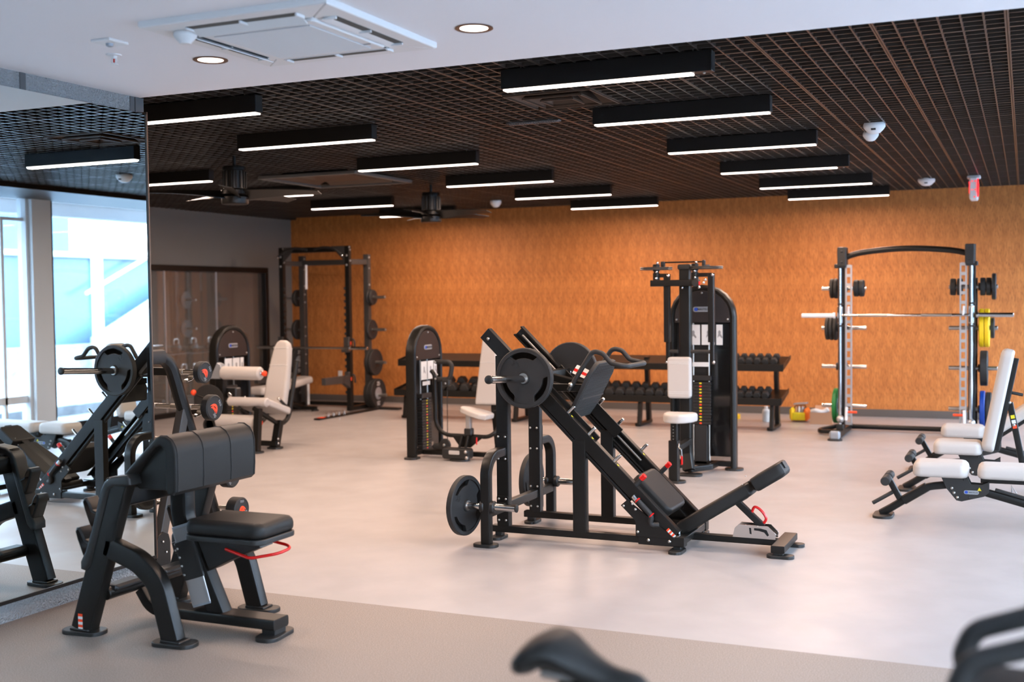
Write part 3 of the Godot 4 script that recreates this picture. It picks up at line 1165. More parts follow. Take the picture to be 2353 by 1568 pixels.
	var s0 := v(0.40, 0.51, -0.335)
	b = mb()
	b.bar([s0, s0 + dx * 0.07], 0.105, 0.128, 0.022, px)
	var sl := part("sleeve", b, M.alu)
	b = mb()
	b.bar([s0 - dx * 0.012, s0 + dx * 0.003], 0.104, 0.126, 0.022, px)
	part("sleeve_cap", b, M.badge, sl)
	bolts([s0 + dx * 0.022 + px * 0.064 + v(0, 0, 0.0)], px, 0.008, sl)
	b = mb()
	b.bar([s0 + dx * 0.068, s0 + dx * 0.265], 0.115, 0.138, 0.024, px)
	var cr := part("carriage", b, M.plastic)
	var bl := []
	for k in 4: bl.append(s0 + dx * (0.10 + 0.045 * k) - px * 0.045 + v(0, 0, 0.0575))
	bolts(bl, Vector3.BACK, 0.0065, cr)
	bolts([s0 + dx * 0.078 + px * 0.069 + v(0, 0, 0.02), s0 + dx * 0.078 + px * 0.069 + v(0, 0, -0.01), s0 + dx * 0.255 + px * 0.069 + v(0, 0, 0.02), s0 + dx * 0.255 + px * 0.069 + v(0, 0, -0.01)], px, 0.0075, cr)
	b = mb()
	b.box(s0 + dx * 0.09 - px * 0.075, v(0.05, 0.06, 0.07), 0.008, Basis(px, -dx, Vector3.BACK))
	var lk := part("latch_plate", b, M.plastic)
	bolts([s0 + dx * 0.075 - px * 0.072 + v(0, 0, 0.035), s0 + dx * 0.105 - px * 0.08 + v(0, 0, 0.035)], Vector3.BACK, 0.006, lk)
	b = mb()
	b.bar([s0 + dx * 0.262, s0 + dx * 0.395], 0.105, 0.128, 0.022, px)
	var lw := part("lower_sleeve", b, M.alu)
	b = mb()
	b.bar([s0 + dx * 0.39, s0 + dx * 0.405], 0.104, 0.126, 0.022, px)
	part("sleeve_cap", b, M.badge, lw)
	b = mb()
	var fc := plane(s0 + dx * 0.27 + px * 0.064 + v(0, 0, 0.0), v(0, 0, -1), -dx)
	b.poly(round_rect(-0.015, -0.12, 0.04, -0.002, 0.002, 1), 0.0, 0.0015, fc)
	var sc := part("scale_plate", b, M.paper, lw)
	for k in 6:
		text("numeral", str(6 - k), 0.012, Transform3D(fc.basis * Basis(Vector3.BACK, -0.3), fc * Vector3(0.031, -0.013 - k * 0.0192, 0.0017)), M.red, lw)
	bolts([fc * Vector3(0.008, -0.022, 0.001), fc * Vector3(0.008, -0.09, 0.001)], px, 0.006, lw)
	sc.name = "scale_plate"
	# seat with its bracket and red lever
	b = mb()
	b.poly(PackedVector2Array([Vector2(0.50, 0.47), Vector2(0.88, 0.475), Vector2(0.89, 0.445), Vector2(0.70, 0.365), Vector2(0.575, 0.305)]), -0.39, -0.28, plane(Vector3.ZERO, Vector3.RIGHT, Vector3.UP), 0.01)
	part("seat_bracket", b, M.plastic)
	b = mb()
	var so := round_rect(0.50, -0.165, 0.965, 0.165, 0.06)
	b.poly(so, 0.0, 0.028, plane(v(0, 0.475, -0.335), Vector3.RIGHT, v(0, 0, -1)), 0.006)
	var sb := part("seat_board", b, M.plastic)
	b = mb()
	pad(b, round_rect(0.503, -0.16, 0.962, 0.16, 0.055), plane(v(0, 0.503, -0.335), Vector3.RIGHT, v(0, 0, -1)), 0.075, 0.035)
	part("seat_cushion", b, M.vinyl)
	sb.name = "seat_board"
	b = mb()
	b.tube(fillet([v(0.70, 0.43, -0.255), v(0.86, 0.40, -0.235), v(0.98, 0.42, -0.30), v(0.99, 0.43, -0.42), v(0.80, 0.45, -0.44)], 0.06, 5), 0.0075, 10)
	part("seat_lever", b, M.red)
	# floor rail
	b = mb()
	b.bar(fillet([v(0.13, 0.17, -0.335), v(0.20, 0.07, -0.335), v(0.965, 0.07, -0.335)], 0.14, 6), 0.125, 0.055, 0.012, v(0, 0, -1).cross(Vector3.RIGHT))
	part("floor_rail", b, M.frame)
	b = mb()
	foot_pad(b, v(0.925, 0, -0.335), 0.12, 0.24, 0.1)
	b.box(v(0.92, 0.033, -0.335), v(0.08, 0.03, 0.09), 0.003)
	part("foot", b, M.plastic)


func swoosh(c: Transform3D, k: float) -> Array:  # the two red crescents on a barbell head
	var out := []
	for w in [[0.62, 0.40, 0.10, 0.16], [0.44, 0.20, -0.02, 0.05]]:
		var ol := PackedVector2Array()
		for i in 11:
			var a := lerpf(2.9, 0.35, i / 10.0)
			ol.append(Vector2(cos(a) * w[0] * 0.9, sin(a) * w[0] * 1.3 - 0.5) * k)
		for i in 11:
			var a := lerpf(0.35, 2.9, i / 10.0)
			var th: float = w[0] - (w[0] - w[1]) * sin((i / 10.0) * PI * 0.93 + 0.12)
			ol.append(Vector2(cos(a) * th * 0.9 + w[3] * 0.2 * k, sin(a) * th * 1.3 - 0.5 - 0.03) * k)
		var b := mb()
		b.poly(ol, 0, 0.0012, c)
		out.append(b)
	return out


func build_barbell_rack() -> void:
	thing("barbell_rack", "black barbell rack with curved end posts beside the mirrored pier", "barbell rack", v(-5.25, 0, -5.95), "", true)
	var b: Mb
	for e in 2:
		var x := 0.30 if e == 0 else -0.30
		b = mb()
		b.bar(fillet([v(x, 1.30, 0.42), v(x, 1.30, 0.13), v(x, 1.05, 0.035), v(x, 0.19, -0.30), v(x, 0.0, -0.33)], 0.16, 7), 0.07, 0.085, 0.03, Vector3.UP)
		var post := part("end_post", b, M.frame)
		b = mb()
		b.bar([v(x, 1.30, 0.44), v(x, 1.30, 0.19)], 0.078, 0.092, 0.03)
		part("rubber_sleeve", b, M.rubber, post)
		b = mb()
		b.bar([v(x, 0.95, 0.0), v(x, 0.02, 0.29)], 0.06, 0.07, 0.01)
		part("rear_leg", b, M.frame_grey)
		b = mb()
		b.poly(PackedVector2Array([Vector2(-0.07, 0.0), Vector2(0.06, 0), Vector2(0.06, 0.14), Vector2(0.045, 0.19), Vector2(0.0, 0.21), Vector2(-0.045, 0.19), Vector2(-0.07, 0.14)]), -0.006, 0.006, plane(v(x + 0.037, 0, 0.26), v(0, 0, -1), Vector3.UP), 0.002)
		var pl := part("foot_plate", b, M.frame)
		bolts([v(x + 0.044, 0.08, 0.24), v(x + 0.044, 0.15, 0.27)], Vector3.RIGHT, 0.008, pl)
		b = mb()
		foot_pad(b, v(x, 0, -0.32), 0.13, 0.16, PI / 2)
		part("foot", b, M.plastic)
		for k in 5:
			var y := 1.185 - 0.235 * k
			var z := -0.065 - 0.077 * k
			b = mb()
			b.bar(fillet([v(x, y - 0.055, z + 0.04), v(x, y - 0.045, z - 0.01), v(x, y + 0.01, z - 0.045)], 0.03), 0.045, 0.012, 0.004)
			part("cradle", b, M.chrome)
	b = mb()
	b.bar([v(-0.30, 0.10, 0.26), v(0.30, 0.10, 0.26)], 0.04, 0.05, 0.006)
	part("cross_bar", b, M.frame)
	b = mb()
	b.bar([v(-0.30, 1.2, 0.10), v(0.30, 1.2, 0.10)], 0.04, 0.05, 0.006)
	part("cross_bar", b, M.frame)
	# fixed barbells lying across it
	var say := ["20", "30", "40", "50", "60"]
	var rad := [0.072, 0.085, 0.083, 0.078, 0.080]
	var where := ["topmost on the rack by the mirror", "second from the top by the mirror", "hidden mostly behind the curl bench's arm pad", "just under the curl bench's arm pad", "lowest on the rack, behind the curl bench's seat"]
	for k in 5:
		var y := 1.185 - 0.235 * k
		var z := -6.0 - 0.077 * k - 0.04
		var r: float = rad[k]
		thing("fixed_barbell", "chrome barbell marked %s with red swoosh, %s" % [say[k], where[k]] if k != 2 and k != 3 else "chrome barbell with red swoosh, %s" % where[k], "barbell", v(-5.25, y, z), "fixed barbells on the rack", true)
		b = mb()
		b.tube([v(-0.36, 0, 0), v(0.36, 0, 0)], 0.0165, 16)
		var bar := part("bar", b, M.chrome)
		b = mb()
		b.tube([v(-0.24, 0, 0), v(-0.06, 0, 0)], 0.0185, 16)
		b.tube([v(0.06, 0, 0), v(0.24, 0, 0)], 0.0185, 16)
		tag(part("knurled_grip", b, M.steel, bar), "", "", "", "stuff")
		for sg: float in [1.0, -1.0]:
			b = mb()
			var w := 0.055 + 0.008 * k
			b.lathe(v(sg * 0.36, 0, 0), v(sg, 0, 0), [[0.0, 0.0], [r - 0.012, 0.0], [r, 0.010], [r, w - 0.008], [r - 0.008, w], [r - 0.014, w], [r - 0.017, w - 0.003], [0.0, w - 0.003]], 36)
			var hd := part("head", b, M.rubber)
			if sg > 0:
				var turn: float = [-1.15, -1.1, 0.4, 2.3, 0.0][k]
				var fx := Transform3D(plane(Vector3.ZERO, v(0, 0, -1), Vector3.UP).basis * Basis(Vector3.BACK, turn), v(0.36 + w - 0.0028, 0, 0))
				for m in swoosh(Transform3D(fx.basis * Basis(Vector3.BACK, 0.25), fx.origin), r * 0.9): part("swoosh", m, M.orange, hd)
				text("lettering", "TKO", r * 0.20, Transform3D(fx.basis, fx * Vector3(0, r * 0.66, 0.001)), M.grey_text, hd)
				text("numerals", say[k], r * 0.26, Transform3D(fx.basis, fx * Vector3(r * 0.50, -r * 0.32, 0.001)), M.grey_text, hd)


func tower(called: String, at: Vector3, yaw: float, top: float, s0: float, s1: float) -> Node3D:  # a weight-stack tower facing its own +z, half width 0.29; returns the node for its parts
	var n := Node3D.new()
	n.position = at - (cur.position if O == Vector3.ZERO else O)
	n.rotation.y = yaw
	hang(n, called, cur)
	var keep := O
	O = Vector3.ZERO
	var b := mb()
	var path := [v(-0.29, 0.015, 0), v(-0.29, top - 0.30, 0)]
	for k in range(1, 12):
		var a := PI - PI * k / 12.0
		path.append(v(cos(a) * 0.29, top - 0.30 + sin(a) * 0.275, 0))
	path.append(v(0.29, top - 0.30, 0))
	path.append(v(0.29, 0.015, 0))
	b.bar(path, 0.052, 0.115, 0.024, Vector3.BACK)
	part("arch_frame", b, M.frame, n)
	for x: float in [-0.29, 0.29]:
		b = mb()
		foot_pad(b, v(x, 0, 0), 0.17, 0.15)
		part("foot", b, M.plastic, n)
	b = mb()
	var ol := PackedVector2Array([Vector2(-0.265, top - 0.355), Vector2(0.265, top - 0.355), Vector2(0.265, top - 0.30)])
	for k in range(1, 12):
		var a := PI * k / 12.0
		ol.append(Vector2(cos(a) * 0.265, top - 0.30 + sin(a) * 0.25))
	ol.append(Vector2(-0.265, top - 0.30))
	b.poly(ol, 0.02, 0.045, Transform3D(), 0.004)
	var hood := part("hood", b, M.frame_hood, n)
	bolts([v(-0.245, top - 0.325, 0.046), v(0.245, top - 0.325, 0.046), v(0, top - 0.075, 0.046)], Vector3.BACK, 0.010, hood)
	b = mb()
	b.poly(round_rect(-0.085, top - 0.255, 0.085, top - 0.205, 0.022), 0.045, 0.051, Transform3D(), 0.003)
	var bd := part("badge", b, M.badge, hood)
	bd.set_meta("label", "silver oval name badge")
	b = mb()
	b.poly(round_rect(-0.072, top - 0.246, -0.035, top - 0.214, 0.014), 0.051, 0.0525, Transform3D())
	part("blue_mark", b, M.badge_blue, hood)
	text("lettering", "NAUTILUS", 0.019, Transform3D(Basis(), v(0.022, top - 0.230, 0.052)), M.ink, hood)
	b = mb()
	b.box(v(0, (top - 0.25) / 2 + 0.03, -0.045), v(0.54, top - 0.42, 0.006), 0.001)
	part("rear_shroud", b, M.plastic, n)
	b = mb()
	b.box(v(0.17, (top - 0.35) / 2 + 0.03, 0.03), v(0.19, top - 0.44, 0.004), 0.0)
	part("shield", b, M.smoked, n)
	# stack
	var m := int(round((s1 - s0) / 0.029))
	for k in m:
		b = mb()
		b.box(v(-0.02, s0 + 0.0145 + k * 0.029, 0.0), v(0.20, 0.026, 0.07), 0.003)
		var wp := part("stack_plate", b, M.cast, n)
		b = mb()
		b.box(v(-0.02, s0 + 0.0145 + k * 0.029, 0.0356), v(0.022, 0.014, 0.001), 0)
		part("weight_mark", b, M.yellow_mark if k % 3 else M.orange, wp)
	b = mb()
	b.box(v(-0.02, s1 + 0.03, 0), v(0.21, 0.05, 0.075), 0.006)
	part("head_plate", b, M.cast, n)
	if s0 > 0.2:
		b = mb()
		b.box(v(-0.02, s0 / 2 + 0.02, 0), v(0.13, s0 - 0.04, 0.06), 0.01)
		part("pedestal", b, M.cast, n)
	for x: float in [-0.095, 0.055]:
		b = mb()
		b.tube([v(x, 0.06, 0), v(x, top - 0.36, 0)], 0.009, 8)
		part("guide_rod", b, M.steel, n)
	b = mb()
	b.box(v(-0.02, s1 + 0.16, 0.03), v(0.16, 0.042, 0.004), 0.001)
	part("notice_strip", b, M.paper, n)
	# instruction cards
	for k in 3:
		b = mb()
		var x0: float = [-0.15, -0.005, 0.135][k]
		var w: float = [0.13, 0.125, 0.06][k]
		b.box(v(x0 + w / 2, top - 0.47, 0.04), v(w, 0.19, 0.004), 0.001)
		var c := part("instruction_card", b, M.paper, n)
		b = mb()
		b.poly(PackedVector2Array([Vector2(-0.02, -0.04), Vector2(0.0, -0.02), Vector2(0.025, -0.045), Vector2(0.03, -0.03), Vector2(0.012, -0.002), Vector2(0.014, 0.02), Vector2(0.0, 0.035), Vector2(-0.012, 0.02), Vector2(-0.01, 0.0)]), 0.042, 0.0428, Transform3D(Basis(), v(x0 + w / 2, top - 0.46, 0)))
		part("pictogram", b, M.grey_text, c)
	b = mb()
	b.box(v(0, 0.055, 0), v(0.56, 0.05, 0.06), 0.008)
	part("base_bar", b, M.frame, n)
	O = keep
	return n


func cushion(called: String, ol: PackedVector2Array, x: Transform3D, thick: float, soft := 0.028) -> MeshInstance3D:
	var b := mb()
	pad(b, ol, x, thick, soft)
	return part(called, b, M.cream)


func tubes(called: String, pts: Array, r: float, m: Material = null, n := 12) -> MeshInstance3D:
	var b := mb()
	b.tube(pts, r, n)
	return part(called, b, m if m else M.frame)


func beam(called: String, pts: Array, w: float, h: float, up := Vector3.UP, r := 0.008, m: Material = null) -> MeshInstance3D:
	var b := mb()
	b.bar(pts, w, h, r, up)
	return part(called, b, m if m else M.frame)


func block(called: String, c: Vector3, s: Vector3, r := 0.006, m: Material = null, parent: Node = null) -> MeshInstance3D:
	var b := mb()
	b.box(c, s, r)
	return part(called, b, m if m else M.plastic, parent)


func floor_foot(at: Vector3, l := 0.17, w := 0.15, yaw := 0.0) -> void:
	var b := mb()
	foot_pad(b, at, l, w, yaw)
	part("foot", b, M.plastic)


func build_leg_extension() -> void:
	thing("leg_extension_machine", "leg extension machine with cream rollers and red knobs by the dark window", "leg machine", v(-7.9, 0, -10.6))
	tower("weight_tower", v(-8.33, 0, -10.84), PI / 2, 1.36, 0.10, 0.62)
	var b: Mb
	for k in 2:
		var c := v(-7.84, 0.848, -10.40) if k == 0 else v(-7.91, 0.312, -10.40)
		var r := 0.073 if k == 0 else 0.079
		b = mb()
		b.lathe(c - v(0.26, 0, 0), Vector3.RIGHT, [[0.0, 0.0], [r * 0.6, 0.0], [r - 0.012, 0.006], [r, 0.022], [r, 0.498], [r - 0.012, 0.514], [r * 0.6, 0.52], [0.0, 0.52]], 24)
		var ro := part("roller", b, M.cream)
		b = mb()
		b.lathe(c + v(0.26, 0, 0), Vector3.RIGHT, [[0.0, 0.0], [0.036, 0.0], [0.036, 0.012], [0.02, 0.022], [0.0, 0.022]], 18)
		part("end_cap", b, M.chrome, ro)
		b = mb()
		b.lathe(c + v(0.28, 0, 0), Vector3.RIGHT, [[0.0, 0.0], [0.020, 0.0], [0.030, 0.012], [0.028, 0.036], [0.016, 0.044], [0.0, 0.044]], 14)
		part("red_knob", b, M.orange, ro)
		b = mb()
		b.tube([c - v(0.42, 0, 0), c - v(0.25, 0, 0)], 0.017)
		part("roller_arm", b, M.frame, ro)
	# seat: rolled front edge, squab falling to the back
	b = mb()
	b.lathe(v(-8.02, 0.535, -10.40), Vector3.RIGHT, [[0.0, 0.0], [0.035, 0.0], [0.050, 0.015], [0.050, 0.505], [0.035, 0.52], [0.0, 0.52]], 20)
	part("seat_roll", b, M.cream)
	cushion("seat", round_rect(-0.26, 0.0, 0.26, 0.46, 0.05), plane(v(-7.76, 0.505, -10.40), Vector3.RIGHT, v(0, -0.33, -1)), 0.075)
	b = mb()
	b.lathe(v(-8.055, 0.54, -10.40), Vector3.RIGHT, [[0.0, 0.0], [0.014, 0.004], [0.018, 0.018], [0.014, 0.034], [0.0, 0.036]], 12)
	part("seat_bolt", b, M.chrome)
	var bk := plane(v(-7.765, 0.43, -10.93), Vector3.RIGHT, v(0, 0.96, -0.27))
	var ol := PackedVector2Array()
	for q in [[0.13, 0.0], [0.145, 0.04], [0.145, 0.30], [0.125, 0.52], [0.105, 0.68], [0.075, 0.74], [0.035, 0.765]]: ol.append(Vector2(q[0], q[1]))
	for i in 7: ol.append(Vector2(-ol[6 - i].x, ol[6 - i].y))
	var back := cushion("backrest", ol, bk, 0.085, 0.03)
	for y: float in [0.47, 0.67]:
		b = mb()
		b.tube([bk * Vector3(-0.125 + (y - 0.47) * 0.1, y, 0.0865), bk * Vector3(0.125 - (y - 0.47) * 0.1, y, 0.0865)], 0.002, 6)
		part("seam", b, M.paper, back)
	for x: float in [-7.53, -7.99]:
		tubes("side_grip", [v(x, 0.54, -10.66), v(x, 0.40, -10.86)], 0.017, M.rubber)
		b = mb()
		b.ball(v(x, 0.55, -10.645), 0.021)
		part("grip_end", b, M.chrome)
	tubes("frame_tube", fillet([v(-7.60, 0.95, -11.10), v(-7.60, 0.30, -10.92), v(-7.60, 0.25, -10.75), v(-7.66, 0.47, -10.36)], 0.16), 0.026)
	tubes("frame_tube", fillet([v(-7.90, 0.95, -11.10), v(-7.90, 0.30, -10.92), v(-7.90, 0.25, -10.75), v(-7.86, 0.47, -10.36)], 0.16), 0.026)
	beam("front_leg", [v(-7.57, 0.015, -10.27), v(-7.60, 0.47, -10.36)], 0.075, 0.065, v(0, 0, 1))
	beam("rear_leg", [v(-7.59, 0.015, -10.64), v(-7.60, 0.30, -10.74)], 0.085, 0.07, v(0, 0, 1))
	floor_foot(v(-7.57, 0, -10.26))
	floor_foot(v(-7.59, 0, -10.64))
	bolts([v(-7.545, 0.06, -10.63), v(-7.545, 0.11, -10.63)], Vector3.RIGHT, 0.014)
	beam("base_rail", [v(-8.30, 0.055, -10.64), v(-7.56, 0.055, -10.64)], 0.07, 0.055)
	# pivot works on the left: uprights, cam, levers
	beam("pivot_post", [v(-8.16, 0.05, -10.45), v(-8.16, 0.86, -10.45)], 0.06, 0.10, v(1, 0, 0))
	block("pivot_block", v(-8.10, 0.62, -10.55), v(0.20, 0.11, 0.10), 0.012)
	block("pivot_block", v(-8.20, 0.72, -10.50), v(0.10, 0.20, 0.12), 0.02)
	b = mb()
	b.lathe(v(-8.26, 0.55, -10.36), v(0.3, 0, 1), [[0.0, -0.012], [0.16, -0.012], [0.17, -0.004], [0.17, 0.008], [0.15, 0.012], [0.05, 0.012], [0.04, 0.03], [0.0, 0.03]], 32)
	var cam := part("cam_wheel", b, M.plastic)
	var bl := []
	for k in 6: bl.append(v(-8.26 + cos(2.2 + 0.28 * k) * 0.125, 0.55 + sin(2.2 + 0.28 * k) * 0.125, -10.34))
	bolts(bl, Vector3.BACK, 0.009, cam)
	tubes("lever", [v(-8.24, 0.52, -10.32), v(-8.08, 0.50, -10.32)], 0.012, M.steel)
	b = mb()
	b.lathe(v(-8.06, 0.60, -10.48), Vector3.BACK, [[0.0, 0.0], [0.028, 0.0], [0.030, 0.02], [0.024, 0.034], [0.0, 0.036]], 16)
	part("chrome_knob", b, M.chrome)
	b = mb()
	b.ball(v(-8.42, 0.63, -10.30), 0.032)
	part("red_ball", b, M.orange)
	tubes("lever", [v(-8.26, 0.56, -10.34), v(-8.41, 0.62, -10.30)], 0.009, M.frame)
	block("pin_tag", v(-8.38, 0.53, -10.32), v(0.02, 0.06, 0.012), 0.004, M.red)
	b = mb()
	b.poly(PackedVector2Array([Vector2(-0.10, 0), Vector2(0.03, 0), Vector2(0.07, 0.06), Vector2(0.05, 0.16), Vector2(0.0, 0.18)]), -0.04, 0.04, plane(v(-8.16, 0.78, -10.42), Vector3.RIGHT, Vector3.UP), 0.01)
	part("cover", b, M.badge)
	beam("swing_arm", [v(-8.18, 0.60, -10.40), v(-8.20, 0.31, -10.40)], 0.05, 0.04, v(0, 0, 1))
	b = mb()
	b.lathe(v(-8.24, 0.27, -10.36), Vector3.BACK, [[0.06, 0.0], [0.085, 0.0], [0.085, 0.03], [0.06, 0.03], [0.06, 0.0]], 24)
	part("pulley", b, M.plastic)


func build_chest_machine() -> void:
	thing("chest_press_machine", "selector machine with weight tower, small white saddle seat and tall tapered white backrest", "press machine", v(-5.4, 0, -10.6))
	tower("weight_tower", v(-5.74, 0, -10.70), PI / 2, 1.365, 0.07, 0.60)
	var b: Mb
	tubes("press_arm", fillet([v(-5.60, 0.90, -10.58), v(-5.56, 0.86, -10.58), v(-5.55, 0.24, -10.58), v(-4.90, 0.235, -10.58), v(-4.86, 0.40, -10.70)], 0.17, 7), 0.022, null, 12)
	tubes("hand_loop", fillet([v(-5.56, 0.99, -10.60), v(-5.36, 0.99, -10.60), v(-5.39, 0.81, -10.60), v(-5.58, 0.81, -10.60)], 0.055, 6), 0.024, M.rubber)
	bolts([v(-5.545, 0.985, -10.57), v(-5.545, 0.815, -10.57), v(-5.43, 0.77, -10.57), v(-5.52, 0.86, -10.56)], Vector3.BACK, 0.012)
	block("pivot_block", v(-5.43, 0.775, -10.60), v(0.09, 0.07, 0.06), 0.012)
	tubes("cable", [v(-5.425, 0.76, -10.60), v(-5.43, 0.13, -10.60)], 0.004, M.rubber, 6)
	block("pulley_case", v(-5.50, 0.115, -10.60), v(0.20, 0.06, 0.07), 0.02)
	b = mb()
	b.lathe(v(-5.44, 0.14, -10.575), Vector3.BACK, [[0.0, 0.0], [0.06, 0.0], [0.065, 0.006], [0.06, 0.03], [0.02, 0.035], [0.0, 0.035]], 20)
	var pu := part("pulley", b, M.plastic)
	bolts([v(-5.44, 0.14, -10.54)], Vector3.BACK, 0.016, pu)
	beam("base_rail", [v(-5.72, 0.05, -10.62), v(-4.92, 0.05, -10.62)], 0.06, 0.05)
	# seat on a chrome post over a hub
	b = mb()
	b.poly(round_rect(-0.15, -0.055, 0.15, 0.055, 0.03), -0.06, 0.06, plane(v(-5.24, 0.075, -10.45), Vector3.RIGHT, Vector3.UP), 0.012)
	part("hub", b, M.plastic)
	b = mb()
	b.poly(round_rect(-0.06, -0.02, 0.06, 0.02, 0.01), 0.0601, 0.062, plane(v(-5.25, 0.09, -10.45), Vector3.RIGHT, Vector3.UP))
	part("slot", b, M.cream)
	floor_foot(v(-5.22, 0, -10.46), 0.2, 0.16)
	bolts([v(-5.12, 0.10, -10.39), v(-5.11, 0.04, -10.39)], Vector3.BACK, 0.018)
	for x: float in [-5.24, -5.17]:
		beam("stem", [v(x, 0.11, -10.48), v(x + 0.02, 0.25, -10.52)], 0.026, 0.026, v(0, 0, 1))
	b = mb()
	b.poly(PackedVector2Array([Vector2(-0.19, 0.24), Vector2(0.17, 0.24), Vector2(0.02, 0.125), Vector2(-0.10, 0.125)]), -0.008, 0.008, plane(v(-5.16, 0, -10.55), Vector3.RIGHT, Vector3.UP), 0.003)
	part("gusset", b, M.frame)
	block("post_sleeve", v(-5.163, 0.285, -10.56), v(0.085, 0.075, 0.075), 0.01)
	beam("seat_post", [v(-5.163, 0.26, -10.56), v(-5.163, 0.46, -10.56)], 0.052, 0.06, v(0, 0, 1), 0.008, M.alu)
	cushion("seat", PackedVector2Array([Vector2(0.165, -0.10), Vector2(0.165, 0.10), Vector2(0.10, 0.145), Vector2(-0.02, 0.13), Vector2(-0.13, 0.08), Vector2(-0.165, 0.03), Vector2(-0.165, -0.03), Vector2(-0.13, -0.08), Vector2(-0.02, -0.13), Vector2(0.10, -0.145)]), plane(v(-5.115, 0.448, -10.60), v(1, -0.24, 0), v(0, 0, -1)), 0.058, 0.02)
	block("release_lever", v(-5.05, 0.20, -10.50), v(0.014, 0.075, 0.012), 0.004, M.red)
	var bx := plane(v(-5.02, 0.545, -10.76), Vector3.RIGHT, v(0, 1, -0.12))
	var back := cushion("backrest", PackedVector2Array([Vector2(-0.125, 0.0), Vector2(0.125, 0.0), Vector2(0.13, 0.03), Vector2(0.075, 0.66), Vector2(0.05, 0.70), Vector2(-0.05, 0.70), Vector2(-0.075, 0.66), Vector2(-0.13, 0.03)]), bx, 0.09, 0.02)
	b = mb()
	b.tube([bx * Vector3(-0.09, 0.43, 0.0915), bx * Vector3(0.09, 0.43, 0.0915)], 0.002, 6)
	part("seam", b, M.paper, back)
	beam("back_post", fillet([v(-4.98, 0.95, -10.84), v(-4.98, 0.50, -10.80), v(-4.90, 0.08, -10.72), v(-4.95, 0.05, -10.62)], 0.10), 0.07, 0.06, v(0, 0, 1))
	beam("side_tube", [v(-4.98, 0.46, -10.78), v(-4.80, 0.49, -10.78)], 0.04, 0.05)
	floor_foot(v(-4.90, 0, -10.70), 0.18, 0.14)


